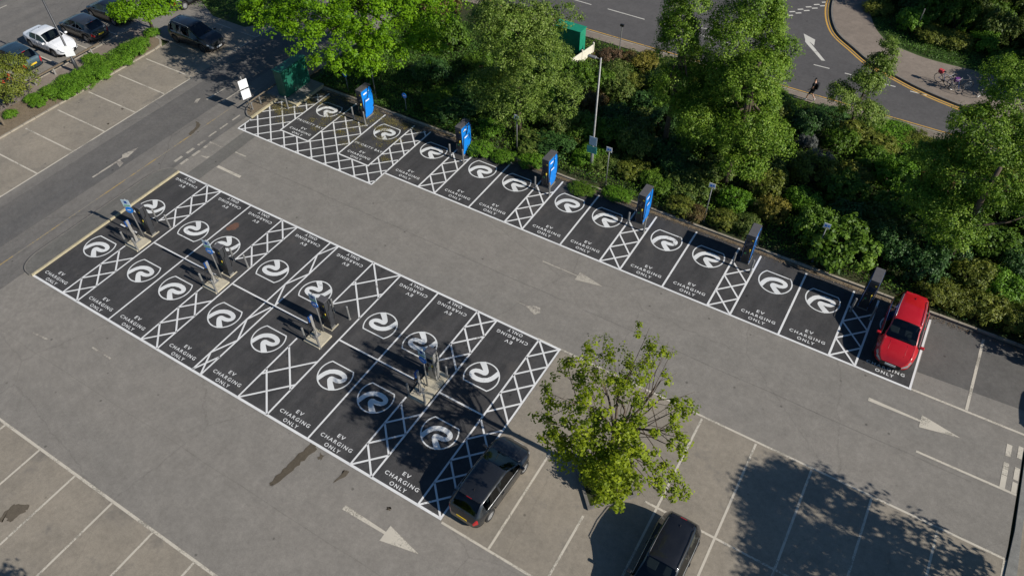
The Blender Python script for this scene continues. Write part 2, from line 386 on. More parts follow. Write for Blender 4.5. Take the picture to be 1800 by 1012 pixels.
# the roundel: a ring cut flat at the back with a bold R-shaped ribbon
def roundel():
    mb = MB(); rr, w = .87, .065; a0 = math.asin(.575/rr)
    angs = np.linspace(math.pi-a0, 2*math.pi+a0, 44)
    pts = [(rr*math.cos(t), rr*math.sin(t)) for t in angs]
    outer, inner = [], []
    n = len(pts)
    for i in range(n):
        p = Vector(pts[i]); a = Vector(pts[i-1]); b = Vector(pts[(i+1) % n])
        d1 = (p-a).normalized(); d2 = (b-p).normalized(); t = (d1+d2).normalized(); nn = Vector((t.y, -t.x))
        k = w/2/max(.45, abs(nn.dot(Vector((d1.y, -d1.x)))))
        outer.append(p+nn*k); inner.append(p-nn*k)
    mb.add([(q.x, q.y, 0) for q in outer+inner], [(i, (i+1) % n, n+(i+1) % n, n+i) for i in range(n)])
    out = [(17.93, 2.86), (17.97, 3.06), (18.02, 3.22), (18.09, 3.37), (18.2, 3.51), (18.36, 3.62), (18.54, 3.70), (18.74, 3.735), (18.97, 3.72), (19.14, 3.66), (19.25, 3.58), (19.3, 3.48), (19.315, 3.40), (19.30, 3.32), (19.25, 3.22), (19.15, 3.12), (18.98, 3.055), (18.77, 3.04), (18.96, 2.89), (19.21, 2.70), (18.95, 2.53), (18.72, 2.73), (18.54, 2.92), (18.485, 3.0), (18.47, 3.08), (18.48, 3.16), (18.53, 3.235), (18.63, 3.275), (18.76, 3.275), (18.9, 3.285), (19.03, 3.32), (19.08, 3.365), (19.08, 3.41), (19.02, 3.455), (18.90, 3.48), (18.76, 3.48), (18.56, 3.435), (18.37, 3.32), (18.26, 3.15), (18.2, 2.96), (18.14, 2.71)]
    from mathutils.geometry import tessellate_polygon
    pts = [Vector((a-18.65, b-3.40, .0015)) for a, b in out]; mb.add(pts, tessellate_polygon([pts]))
    me = bpy.data.meshes.new('emblem'); me.from_pydata(mb.v, [], mb.f); me.materials.append(M['emblem']); me.update(); return me
ME_RND = roundel()
def place(me, name, x, y, z, rz, parent, label=None):
    o = bpy.data.objects.new(name, me); COL.objects.link(o); o.location = (x, y, z); o.rotation_euler = (0, 0, rz); o.parent = parent
    if label: o['label'] = label
    return o
def bay_line(a, b, parent, w=.10, z=ZL, mat='white', name='bay_line'):
    return MB().line(a, b, w, z).build(name, M[mat], parent)
def clip(a, b, box):
    (x0, y0, x1, y1) = box; dx, dy = b[0]-a[0], b[1]-a[1]; t0, t1 = 0, 1
    for p, q in ((-dx, a[0]-x0), (dx, x1-a[0]), (-dy, a[1]-y0), (dy, y1-a[1])):
        if abs(p) < 1e-9:
            if q < 0: return None
        else:
            t = q/p
            if p < 0: t0 = max(t0, t)
            else: t1 = min(t1, t)
    return ((a[0]+t0*dx, a[1]+t0*dy), (a[0]+t1*dx, a[1]+t1*dy)) if t1-t0 > 1e-3 else None
def hatch(box, parent, starts_a, starts_b, w=.09, step=None):
    """two families of 45 degree bars clipped to a box; starts are x-y and x+y offsets"""
    mb = MB()
    for c in starts_a:
        s = clip((c-60, -60), (c+60, 60), box)
        if s and (Vector(s[0])-Vector(s[1])).length > .15: mb.line(*s, w, ZV)
    for c in starts_b:
        s = clip((c-60, 60), (c+60, -60), box)
        if s and (Vector(s[0])-Vector(s[1])).length > .15: mb.line(*s, w, ZH)
    if mb.v: mb.build('hatching', M['white'], parent)

B = 2.5
W_I = [B, 1.2, B, B, 1.2, B, .6, B, 1.89, B, B, 1.2, B, 1.19]
US = [0]
for w_ in W_I: US.append(US[-1]+w_)
KIND = 'bhbbhbnbwbbhbh'
V0, VM, V1 = 0.0, 5.17, 10.37
# outlines
bay_line((-.0, V0), (27.33, V0), isl, .12); bay_line((0, V1), (27.33, V1), isl, .12)
bay_line((27.28, V0), (27.28, V1), isl, .09, ZV)
has_h = lambda i: KIND[i] != 'b'
for i in range(1, 14):
    u = US[i]
    if KIND[i] in 'hw' and i < 13 and i != 13:      # dividers interrupted by the charger stands
        bay_line((u, V0), (u, 4.15), isl, .09, ZV+.006); bay_line((u, 6.55), (u, V1), isl, .09, ZV+.006)
    else: bay_line((u, V0), (u, V1), isl, .09, ZV+.006)
for i, k in enumerate(KIND):
    u0, u1 = US[i], US[i+1]; cu = (u0+u1)/2
    if k == 'b':
        y = 3.40
        place(ME_TXT, 'lettering', cu, .0, ZL, 0, isl); place(ME_RND, 'emblem', cu+.02, y, ZL, 0, isl)
        place(ME_TXT, 'lettering', cu, V1, ZL, math.pi, isl); place(ME_RND, 'emblem', cu-.02, V1-3.40, ZL, math.pi, isl)
for i, k in enumerate(KIND):
    u0, u1 = US[i], US[i+1]; wd = u1-u0
    if k == 'b': continue
    st = 1.27
    for (ya, yb, sgn) in ((V0, (3.9 if k != 'w' else 3.75) if i < 13 else 5.0, 1), ((6.65 if k != 'w' else 6.8) if i < 13 else 5.1, V1, -1)):
        if k == 'n': ya, yb = (0, V1); 
        if k == 'n' and sgn < 0: continue
        mb = MB()
        if k == 'n':
            p = [(u1-.02, V1), (u0, V1-1.15), (u1, V1-2.5), (u0, V1-3.75), (u1, V1-5.15)]; 
            for a, b in zip(p[:-1], p[1:]): mb.line(a, b, .09, ZH)
            p = [(u1, 0), (u0, 1.25), (u1, 2.5), (u0, 3.75), (u1-.1, 5.0)]
            for a, b in zip(p[:-1], p[1:]): mb.line(a, b, .09, ZH)
            mb.line((u0, .05), (u1, 1.3), .09, ZH+.002)
        else:
            bx = (u0, ya, u1, yb)
            e0 = V0 if sgn > 0 else V1
            hstep = wd*1.04 if k == 'h' else 1.6; rise = wd*1.04
            for n_ in range(-3, 9):
                y0 = e0+sgn*n_*hstep
                odd = n_ % 2
                for dx, zz in ((1, ZV), (-1, ZH)):
                    xa, xb = (u0, u1) if dx > 0 else (u1, u0)
                    c_ = clip((xa, y0), (xb, y0+sgn*rise), bx)
                    if c_ and (Vector(c_[0])-Vector(c_[1])).length > (.5 if k == 'h' else 1.25): mb.line(*c_, .09, zz+.002 if sgn > 0 else (ZH if zz == ZV else ZV)+.002)
        mb.build('hatching', M['white'], isl)
# spine pieces between back to back bays
for a, b in ((US[2], US[4]), (US[5], US[8]), (US[9], US[11]), (US[12], US[13])):
    bay_line((a+.05, VM), (b-.05, VM), isl, .09, ZH+.004)
bay_line((.8, VM+.05), (2.2, VM+.05), isl, .09, ZH+.004)
# --- row along the planting bed
RU = [11.21, 13.78, 15.0, 17.5, 20.0, 21.2, 23.7, 26.2, 27.45, 29.95, 32.5, 33.75, 36.3, 38.85, 40.12, 42.7]
RK = 'bhbbhbbhbbhbbhb'
bay_line((11.2, 16.88), (42.77, 16.88), row, .11); bay_line((-.16, 15.6), (11.22, 15.6), row, .11)
bay_line((-.14, 15.6), (-.14, 16.8), row, .1, ZV); bay_line((11.2, 15.6), (11.2, 16.95), row, .1, ZV)
for i, u in enumerate(RU):
    bay_line((u, 16.9), (u, 21.85), row, .10, ZV)
for i, k in enumerate(RK):
    u0, u1 = RU[i], RU[i+1]; cu = (u0+u1)/2
    if k == 'b':
        place(ME_TXT, 'lettering', cu+.02, 16.98, ZL, 0, row); place(ME_RND, 'emblem', cu+.02, 20.36, ZL, 0, row)
    else:
        mb = MB(); st = 1.27; wd = u1-u0
        for n_ in range(0, 3):
            y = 16.9+n_*st
            if n_ % 2 == 0 or True:
                mb.line((u0, y), (u1, y+st), .09, ZV+.002)
                mb.line((u1, y), (u0, y+st), .09, ZH+.002)
        mb.build('hatching', M['white'], row)
for u0, u1 in ((2.45, 4.88), (7.43, 9.88)):
    cu = (u0+u1)/2
    bay_line((u0-.05, 16.9), (u1+.05, 16.9), row, .1, ZH+.004)
    for u in (u0, u1): bay_line((u, 16.9), (u, 21.85), row, .10, ZH+.006)
    place(ME_TXT, 'lettering', cu, 16.93, ZL, 0, row); place(ME_PRI, 'lettering', cu, 16.9, ZL, 0, row)
    place(ME_RND, 'emblem', cu+.02, 20.4, ZL, 0, row)
for bx in ((-.14, 15.62, 11.2, 16.9), (-.1, 16.9, 2.4, 19.45), (1.6, 19.45, 2.4, 21.4), (4.93, 16.9, 7.38, 20.3), (9.93, 16.9, 11.2, 21.7)):
    hatch(bx, row, [15.5*-1+c for c in np.arange(-12, 14, 1.195)], [16.1+c for c in np.arange(-1.17*2, 30, 1.17)], .085)

# --- older markings
def old(a, b, w=.10, mat='oldwhite', z=.009, name='bay_line'): return bay_line(a, b, lot, w, z, mat, name)
for v in (-4.4, -1.9, .6, 3.1, 5.65, 8.27, 10.75, 13.3, 15.88, 18.4): old((-12.5, v), (-7.6, v))
old((-7.56, -20), (-7.56, 18.35)); old((-7.6, 20.9), (-7.62, 40), .09, 'verywornwhite')
old((-12.4, 24.9), (-7.6, 24.9), .1, 'verywornwhite'); old((-12.4, 21.0), (-9, 20.85), .1, 'verywornwhite')
old((42.75, 16.9), (47.72, 16.94), .11); old((45.2, 17.0), (45.23, 21.9), .13)
old((26.0, 10.42), (47.7, 10.31)); 
for u in (34.85, 37.42, 39.93, 42.5, 45.16, 47.7): old((u, 0 if u > 34.9 else -1.0), (u, 10.25))
old((34.3, 5.13), (47.7, 5.13), z=.013)
old((27.4, -.11), (47, -.14)); 
for u, a, b in ((29.7, -.05, 5.05), (32.35, -.05, 3.2)): old((u, a), (u, b))
old((-.5, -6.61), (30, -6.62), .12)
for u in (-.1, 2.3, 4.8, 7.35, 9.88, 12.36, 14.82, 17.36, 19.8, 22.2, 24.7): old((u, -11.6), (u, -6.66))
old((43.65, 13.56), (47.74, 13.56), .11); old((7.0, -1.6), (8.4, -1.6), .09, 'verywornwhite'); old((3.6, -2.55), (4.6, -2.45), .09, 'verywornwhite')
def poly_mark(name, poly, mat, z=.009): return MB().sheet(poly, z).build(name, M[mat], lot)
def arrow(x0, x1, x2, y, hw, sw, mat='oldwhite', d=1):
    poly_mark('arrow', [(x0, y-sw*d), (x1, y-sw*.55*d), (x1, y-hw*d), (x2, y), (x1, y+hw*d), (x1, y+sw*.55*d), (x0, y+sw*d)], mat)
arrow(23.45, 25.66, 27.37, -1.7, .37, .11)
arrow(41.16, 43.49, 45.21, 15.29, .37, .10)
arrow(23.5, 25.68, 27.2, 15.28, .32, .04, 'verywornwhite')
poly_mark('arrow', [(23.7, 12.02), (24.3, 11.98), (24.45, 11.9), (24.7, 11.82), (25.05, 11.68), (25.25, 11.95), (25.07, 12.29), (24.7, 12.2), (24.5, 12.05), (24.3, 12.02)], 'verywornwhite')
poly_mark('arrow', [(-4.33, 7.2), (-4.3, 9.5), (-4.55, 9.7), (-4.25, 10.75), (-4.0, 9.7), (-4.16, 9.5), (-4.2, 9.25), (-3.75, 9.15), (-3.62, 8.75), (-3.95, 8.85), (-4.16, 8.95), (-4.2, 7.2)], 'verywornwhite')
poly_mark('arrow', [(-4.6, 16.9), (-4.5, 18.8), (-4.4, 18.8), (-4.45, 16.9)], 'verywornwhite'); poly_mark('arrow', [(-3.4, 17.3), (-3.4, 19.3), (-3.3, 19.3), (-3.3, 17.3)], 'verywornwhite')
poly_mark('arrow', [(-5.2, 16.6), (-5.0, 16.2), (-4.8, 16.3), (-5.0, 16.8)], 'verywornwhite')
old((-2.3, -20), (-2.3, 20), .09, 'yellowworn')
for a, b in (((-1.15, 16.05), (-1.15, 16.75)), ((-1.15, 14.92), (-1.15, 15.62)), ((-1.16, 13.9), (-1.16, 14.6))): old(a, b, .12, 'verywornwhite')
for y in (12.9, 11.93, 10.93):
    for x in (-1.05, -.52): old((x, y), (x, y+.62), .2, 'verywornwhite')
old((-.68, 13.56), (.45, 13.56), .1, 'verywornwhite'); old((1.58, 13.63), (2.51, 13.63), .1, 'verywornwhite'); old((1.67, 12.0), (3.69, 11.97), .2, 'oldwhite')
poly_mark('arrow', [(-.1, 12.2), (.5, 12.2), (.5, 12.45)], 'verywornwhite')
for y in (15.38, 14.33, 13.64 - .02): poly_mark('give_way_block', [(47.06, y), (47.28, y), (47.28, y+.68), (47.06, y+.68)], 'oldwhite')
for y in (15.52, 14.3, 13.62): poly_mark('give_way_block', [(47.52, y), (47.72, y), (47.72, y+.68 if y != 13.62 else y+.55), (47.52, y+.68 if y != 13.62 else y+.55)], 'oldwhite')
# long construction seams in the surfacing
rs_ = random.Random(8)
for (a, b) in (((1, 13.35), (26, 13.3)), ((27, 13.3), (46, 13.25)), ((2, -3.3), (30, -3.2)), ((-5.1, -8), (-5.0, 24)), ((-11, 7.0), (6, 6.9))):
    if a[0] == -11: a, b = (-7.4, 12.6), (-1.5, 12.75)
    a = Vector(a); b = Vector(b); n_ = max(4, int((b-a).length/1.2)); pts_ = [a.lerp(b, i/n_)+Vector((rs_.uniform(-.03, .03), rs_.uniform(-.03, .03))) for i in range(n_+1)]
    mb = MB()
    dd = (b-a).normalized(); nn = Vector((-dd.y, dd.x))
    mb.add([(p.x+nn.x*w_, p.y+nn.y*w_, .0088) for p in pts_ for w_ in (.006, -.006)], [(2*i, 2*i+1, 2*i+3, 2*i+2) for i in range(n_)]); mb.build('seam', M['strip'], lot)
# stains
def blob(name, pts, z, mat, seed=0, rough=.12):
    rnd = random.Random(seed); P_ = smooth_path(pts+[pts[0]], 5)[:-1]
    return MB().sheet([(p.x+rnd.uniform(-rough, rough)*.5, p.y+rnd.uniform(-rough, rough)*.5) for p in P_], z).build(name, M[mat], lot)
def pxpoly(pts): return [tuple(at(*p)[:2]) for p in pts]
blob('stain', pxpoly([(547, 779), (557, 788), (530, 812), (512, 830), (480, 852), (474, 849), (498, 825), (520, 803)]), .011, 'stain', 1, .1)
blob('stain', pxpoly([(604, 826), (614, 829), (598, 842), (588, 846)]), .011, 'stain', 2)
blob('stain', pxpoly([(563, 797), (571, 800), (565, 808), (558, 807)]), .011, 'stain', 8)
blob('stain', pxpoly([(0, 912), (14, 894), (28, 885), (50, 888), (45, 898), (30, 907), (18, 916), (8, 910), (2, 918)]), .011, 'stain', 3, .1)
blob('stain', pxpoly([(332, 235), (345, 222), (344, 214), (352, 218), (348, 226), (336, 238)]), .011, 'stain', 4, .06)
blob('stain', pxpoly([(655, 392), (668, 390), (678, 394), (670, 405), (656, 406), (648, 400)]), -.5, 'stain', 5)
o_ = blob('stain', pxpoly([(404, 396), (418, 391), (420, 397), (414, 404), (403, 405), (397, 401)]), .011, 'stain_brown', 5, .1)
for x, y, r_ in ((215, 192, 1), (684, 893, 1.1), (190, 218, .8)):
    c = at(x, y); blob('stain', [(c.x+.16*math.cos(t)*r_*.4, c.y+.16*math.sin(t)*r_*.4) for t in np.linspace(0, 5.4, 6)], .0115, 'stain', x, .12)

# --- kerbs and planting bed behind the row
kerb_run((1.6, 22.25), (47.6, 22.35), .13, -.05, .10, M['kerb'])
struct(MB().box((26, 22.1, .012), (31, .22, .012)).build('kerbside_debris', M['dirt']))
sheet_obj('planting_bed', [(.0, 22.3), (48, 22.4), (80, 22.4), (80, 37.9), (-.2, 37.9), (-.2, 22.3)], .03, M['soil'])
# cabinet plinth and small grass island by the left end of the row
gi = smooth_path([(-.22, 16.9), (-.6, 16.95), (-1.05, 17.3), (-1.35, 17.9), (-1.45, 19.0), (-1.5, 21.0)], 4)
gi = [(p.x, p.y) for p in gi]+[(-1.5, 24), (-.25, 24)]
struct(MB().prism(gi, -.02, .08).build('grass_island', M['dirt']))
struct(band(gi[:-2], .09, -.02, .1).build('kerb', M['kerb_grey']))
struct(band([(-.2, 16.86), (-.2, 19.5)], .14, -.02, .13).build('kerb', M['kerb_cream']))
struct(MB().box((.6, 21.0, .08), (1.7, 2.9, .17)).build('cabinet_plinth', M['slab']))
struct(band([(-.22, 19.52), (1.5, 19.52), (1.5, 22.3)], .12, -.02, .185).build('kerb', M['kerb_cream']))
struct(MB().box((-.9, 21.2, .06), (1.1, 3.2, .06)).build('paved_slab', M['slab']))

# --- left planting strip and the car park beyond
struct(MB().prism([(-16.9, -45), (-13.0, -45), (-13.0, 20.2), (-13.6, 20.8), (-15.6, 21), (-16.9, 21)], -.1, .07).build('left_verge', M['dirt']))
kerb_run((-12.95, 0), (-12.95, 19.6), .12, -.1, .10, M['kerb'])
struct(band([(-12.95, 19.63), (-13.1, 20.3), (-13.7, 20.8), (-15.4, 20.95)], .12, -.1, .10).build('kerb', M['kerb']))
sheet_obj('left_path', [(-16.9, -45), (-15.6, -45), (-15.6, 21), (-16.9, 21)], .075, M['path'])
kerb_run((-17.0, 2), (-17.0, 21), .14, -.1, .11, M['kerb'])
far_lot = sheet_obj('left_car_park_asphalt', [(-120, -60), (-17.0, -60), (-17.0, 21), (-12.9, 21), (-12.9, 34), (-17, 80), (-120, 80)], -.004, M['lane'])
sheet_obj('left_drive', [(-120, -60), (-22.6, -60), (-22.6, 80), (-120, 80)], .002, M['lane_cross'], far_lot)
for v in (9.4, 11.95, 14.55, 17.1, 19.65): MB().line((-22.3, v), (-17.4, v), .1, .006).build('bay_line', M['oldwhite'], far_lot)
MB().line((-29.2, 12), (-29.2, 18.2), .1, .006).build('bay_line', M['oldwhite'], far_lot)
sheet_obj('top_verge', [(-13, 25.6), (-9.5, 25.6), (-8.2, 27.2), (-8.0, 60), (-17, 60), (-17, 27.5)], .012, M['grassground'])

# --- public road, pavements and verge at the top
rd = sheet_obj('road', [(-80, 38.75), (140, 38.75), (140, 42.4), (48, 42.4), (44.5, 42.05), (40.17, 42.75), (37.79, 43.45), (35.97, 44.28), (34.18, 45.15), (32.6, 46.55), (31.2, 47.9), (30.35, 49.4), (29.7, 51.3), (29.3, 53.5), (29.2, 56), (29.2, 120), (-4, 120), (-4, 48.5), (-80, 48.5)], .0, M['road'])
pv = MB().prism([(-80, 37.85), (140, 37.85), (140, 38.62), (-80, 38.62)], -.05, .11).build('pavement', M['path']); struct(pv)
kerb_run((8, 38.68), (52, 38.68), .12, -.05, .115, M['kerb'])
far_edge = [Vector((29.05, 120)), Vector((29.05, 100)), Vector((29.05, 70))]+smooth_path([(29.05, 60), (29.05, 56), (29.1, 53.5), (29.53, 51.28), (30.22, 49.33), (31.1, 47.85), (32.55, 46.5), (34.13, 45.1), (35.95, 44.25), (37.8, 43.42), (40.17, 42.75), (44.5, 42.0), (48, 42.3), (54, 42.3)], 4)+[Vector((80, 42.3)), Vector((140, 42.3))]
far_edge = [(p.x, p.y) for p in far_edge]
def offset(path, d):
    out = []
    for i, p in enumerate(path):
        a = Vector(path[max(i-1, 0)]); b = Vector(path[min(i+1, len(path)-1)]); t = (b-a).normalized(); out.append((p[0]-t.y*d, p[1]+t.x*d))
    return out
for d in (-.12, -.36): band(offset(far_edge, d), .12, .003, .006).build('yellow_line', M['yellow'], rd)
for v in (38.86, 39.08): MB().line((-80, v), (60, v), .09, .005).build('yellow_line', M['yellow'], rd)
struct(band(offset(far_edge, .12), .14, -.05, .13).build('kerb', M['kerb_grey']))
outer = [Vector((31.4, 120)), Vector((31.4, 90))]+smooth_path([(31.45, 60), (31.5, 56), (31.75, 54.5), (32.48, 52.16), (33.39, 50.12), (34.68, 48.67), (36.36, 48.01), (38.44, 47.7), (42.79, 47.9), (50, 48.2), (56, 48.3)], 4)+[Vector((90, 48.4)), Vector((140, 48.5))]
outer = [(p.x, p.y) for p in outer]
def resample(P_, n):
    P_ = [Vector(p) for p in P_]; d = [0]
    for a, b in zip(P_[:-1], P_[1:]): d.append(d[-1]+(b-a).length)
    out = []
    for t in np.linspace(0, d[-1], n):
        i = max(0, min(len(P_)-2, int(np.searchsorted(d, t))-1)); f = (t-d[i])/max(1e-6, d[i+1]-d[i]); out.append(P_[i].lerp(P_[i+1], f))
    return out
_a = resample(offset(far_edge, .19), 160); _b = []
for p in _a:                                   # nearest point of the outer edge: a quad strip
    pass
_o = resample(outer, 900); _b = [min(_o, key=lambda q: (q-p).length_squared) for p in _a]
mbp = MB(); n_ = len(_a)
mbp.add([(p.x, p.y, .11) for p in _a]+[(p.x, p.y, .11) for p in _b], [(i, i+1, n_+i+1, n_+i)[::-1] for i in range(n_-1) if (_b[i]-_b[i+1]).length < 40])
struct(mbp.build('far_pavement', M['path']))
sheet_obj('bank', outer+[(140, 120), (31.4, 120)], .06, M['grassground'])
def rmark(a, b, w=.1): return MB().line(a, b, w, .006).build('road_marking', M['roadwhite'], rd)
for a, b in ((10.6, 12.46), (13.92, 17.2), (30.62, 31.76), (32.87, 33.95), (35.5, 36.4), (37.4, 38.5)): rmark((a, 42.75 if a < 20 else 42.9), (b, 42.7 if a < 20 else 42.95))
rmark((19.0, 42.95), (24.5, 44.6)); rmark((18.6, 42.75), (25.5, 42.6)); rmark((24.8, 44.8), (26.0, 46.6), .12)
for k in range(-3, 6):
    a = Vector((26.3+.45*k, 48.3+.72*k)); d = Vector((.38, .27)); rmark(a, a+d, .16); a2 = a+Vector((-.36, .26)); rmark(a2+Vector((.32, .42)), a2+d+Vector((.32, .42)), .16)
MB().sheet([(28.69, 46.91), (29.72, 46.44), (29.89, 45.55), (29.5, 45.9), (29.42, 45.95), (31.2, 43.84), (30.96, 43.74), (29.15, 45.75), (29.05, 46.1)], .006).build('road_marking', M['roadwhite'], rd)

# --- tree pit in the middle bays
pit = [(31.0, 5.1), (32.4, 3.6), (33.85, 5.1), (32.4, 6.6)]
struct(MB().prism(pit, -.02, .06).build('tree_pit', M['soil']))
struct(band(pit, .13, -.02, .13, closed=True).build('kerb', M['kerb_grey']))
# kerb and verge at the right edge of the picture
struct(MB().prism([(47.78, -45), (48.6, -45), (49.2, 4), (48.2, 9.5), (48.05, 16.1), (47.82, 16.0), (47.88, 11.8), (47.78, 9.5)], -.02, .06).build('raised_footway', M['slab']))

# ================================================================== CHARGERS
def charger(blue=True, grey=False):
    t = thing('ev_charger', 'x', 'ev charger')
    # side profile (y, z): front is -y; the back sweeps in towards the foot
    prof = [(-.45, .06), (-.545, 2.05), (-.50, 2.14), (.49, 2.14), (.53, 2.06), (.54, 1.3), (.53, .8), (.47, .42), (.36, .18), (.2, .07), (-.1, .06)]
    w = .225; n = len(prof); body = M['silver'] if grey else M['dark_metal']
    mb = MB(); mb.add([(-w, y, z) for y, z in prof]+[(w, y, z) for y, z in prof], [tuple(range(n)), tuple(reversed(range(n, 2*n)))]+[(i, n+i, n+(i+1) % n, (i+1) % n) for i in range(n)])
    mb.build('body', body, t, bevel=.015)
    MB().box((0, 0, 2.16), (.46, 1.07, .045)).build('top_cover', M['charger_top'], t, bevel=.012)
    MB().box((0, -.06, .03), (.54, .78, .07)).build('base', M['slab'], t)
    cy = sum(p[0] for p in prof)/n; cz = 1.15
    inset = [(y*.95, (z-1.1)*.965+1.11) for y, z in prof]
    for s in (-1, 1):
        if not blue: continue
        mb = MB(); a = s*w; b = s*(w+.012)
        mb.add([(a, y, z) for y, z in inset]+[(b, y, z) for y, z in inset], [tuple(range(n)) if s < 0 else tuple(reversed(range(n))), tuple(reversed(range(n, 2*n))) if s < 0 else tuple(range(n, 2*n))]+[(i, (i+1) % n, n+(i+1) % n, n+i) for i in range(n)])
        pn = mb.build('side_panel', M['blue'], t)
        x = s*(w+.016)
        for (y0, z0, ln, hh, k) in ((-.33, 1.84, .34, .11, 4), (.16, 1.88, .07, .06, 1), (-.22, 1.28, .36, .09, 5)):
            lg = MB(); vv_ = []                      # one run of small pale letters, too far away to read
            for q in range(k+1):
                yy_ = y0+ln*q/k; vv_ += [(x, yy_, z0-hh/2*(1 if q % 2 else .8)), (x, yy_, z0+hh/2*(1 if q % 3 else .75))]
            lg.add(vv_, [(2*q, 2*q+1, 2*q+3, 2*q+2) for q in range(k)]); lg.build('logo_print', M['signwhite'], pn)
    # front: screen, connector holders, stickers
    MB().box((0, -.535, 1.55), (.30, .03, .30)).build('screen', M['screen'], t)
    for x in (-.13, .13):
        h = MB().box((x, -.54, 1.12), (.09, .09, .2)).build('connector_holder', M['black'], t, bevel=.01)
        MB().box((x, -.60, 1.2), (.05, .09, .12)).build('plug', M['black'] if x < 0 else M['yellowbit'], h)
    MB().box((.12, -.545, 1.86), (.08, .012, .07)).build('sticker', M['yellowbit'], t)
    MB().box((-.08, -.502, .84), (.09, .012, .10)).build('sticker', M['greenbit'], t)
    for s in (-1, 1):
        MB().tube([(s*.13, -.58, 1.15), (s*.15, -.63, .75), (s*.2, -.60, .42), (s*.27, -.46, .45), (s*.29, -.44, .9), (s*.27, -.30, 1.5), (s*.265, -.05, 1.45), (s*.262, .12, 1.75), (s*.24, .16, 2.12)], .021, 6).build('cable', M['rubber'], t, smooth=True)
        MB().tube([(s*.245, .47, 2.12), (s*.275, .50, 1.7), (s*.29, .55, 1.2), (s*.28, .50, .75), (s*.26, .38, .55)], .018, 6).build('cable', M['rubber'], t, smooth=True)
        MB().box((s*.25, .44, 2.10), (.05, .08, .12)).build('cable_arm', M['black'], t)
    return t
GRP_CH = 'tall rapid chargers along the planting bed'
CH = [(6.38, 'tall blue sided charger standing between the two priority bays'),
      (14.30, 'tall blue sided charger, second from the left in the row beside the bed'),
      (20.55, 'tall blue sided charger, third along the row beside the bed, left of the lamp post'),
      (26.78, 'tall blue sided charger, fourth along the row, right of the lamp post'),
      (33.10, 'tall charger with narrow view of its blue side, second from the red car'),
      (39.50, 'dark charger in the shade right beside the red car')]
c0 = charger()
for i, (u, lb) in enumerate(CH):
    c = c0 if i == 0 else copy_tree(c0)
    c.location = (u, 21.24, .008); tag(c, lb, 'ev charger', GRP_CH)
    c.rotation_euler = (0, 0, R([0, 1, -1, 0, 1.5, -1][i]))
def bollard(h=1.0, r=.055):
    t = thing('bollard', 'x', 'bollard')
    MB().tube([(0, 0, 0), (0, 0, h-.02), (0, 0, h)], [r, r, r*.8], 14).build('post', M['steel'], t, smooth=False)
    MB().tube([(0, 0, 0), (0, 0, .03)], [r*1.5, r*1.3], 14).build('collar', M['slab'], t)
    return t
b0 = bollard(); nb = 0
def put_bollard(x, y, lb, grp, h=1.0):
    global nb
    b = b0 if nb == 0 else copy_tree(b0); nb += 1
    b.location = (x, y, .008); b.scale = (1, 1, h); tag(b, lb, 'bollard', grp); return b
ordn = ['first', 'second', 'third', 'fourth', 'fifth', 'sixth']
for i, (u, _) in enumerate(CH):
    where = ['the priority bays', 'the second bay charger', 'the third bay charger', 'the fourth bay charger', 'the fifth bay charger', 'the charger by the red car'][i]
    put_bollard(u-.47, 20.33, 'steel bollard left of %s, %s along the planted row' % (where, ordn[i]), 'steel bollards before the row chargers')
    put_bollard(u+.55, 20.30, 'steel bollard right of %s, %s along the planted row' % (where, ordn[i]), 'steel bollards before the row chargers')
put_bollard(1.2, 19.0, 'steel bollard at the corner of the green cabinet plinth', 'steel bollards before the row chargers')

# island stands
def post_charger():
    t = thing('post_charger', 'x', 'ev charger')
    MB().box((0, 0, .8), (.07, .16, 1.55), top=.92).build('column', M['silver'], t, bevel=.012)
    MB().box((-.07, 0, 1.35), (.10, .26, .36)).build('charge_unit', M['navy'], t, bevel=.02)
    MB().box((-.08, .02, 1.02), (.12, .22, .22)).build('charge_unit', M['black'], t, bevel=.02)
    MB().box((0, 0, .02), (.26, .42, .03)).build('base_plate', M['steel'], t)
    for s in (-1, 1):
        h = MB().box((-.05, s*.17, 1.12), (.08, .06, .16)).build('connector_holder', M['black'], t)
        MB().box((-.05, s*.215, 1.15), (.05, .04, .09)).build('plug', M['black'], h)
        MB().tube([(-.06, s*.2, 1.1), (-.08, s*.30, .8), (-.02, s*.34, .45), (.08, s*.28, .2), (.16, s*.16, .25), (.13, s*.08, .6), (.0, s*.1, 1.0)], .016, 6).build('cable', M['rubber'], t, smooth=True)
    return t
def stand_sign():
    t = thing('stand_sign', 'x', 'sign')
    MB().tube([(0, 0, 0), (0, 0, 2.9)], .038, 10).build('post', M['steel'], t, smooth=True)
    pl = MB().box((0, -.05, 2.62), (.44, .02, .5)).build('plate', M['signpale'], t)
    MB().box((0, -.062, 2.70), (.16, .006, .18)).build('symbol', M['navy'], pl)
    MB().box((.0, -.062, 2.47), (.34, .006, .07)).build('stripe', M['greenbit'], pl)
    d = MB(); n = 24
    d.add([(.22*math.cos(a), y, 2.14+.22*math.sin(a)) for y in (-.06, -.04) for a in np.linspace(0, 2*math.pi, n, endpoint=False)], [tuple(range(n)), tuple(reversed(range(n, 2*n)))]+[(i, n+i, n+(i+1) % n, (i+1) % n) for i in range(n)])
    dd = d.build('disc', M['blue'], t)
    MB().box((0, -.066, 2.14), (.2, .006, .05)).build('symbol', M['signwhite'], dd)
    for z in (2.5, 2.75): MB().box((0, -.02, z), (.1, .05, .03)).build('bracket', M['steel'], t)
    return t
cr0 = charger(blue=False); crg = charger(blue=False, grey=True)
pc0 = post_charger(); ss0 = stand_sign()
GU = [2.99, 9.22, 16.45, 22.95]
gname = ['leftmost island stand', 'second island stand', 'third island stand', 'shaded fourth stand']
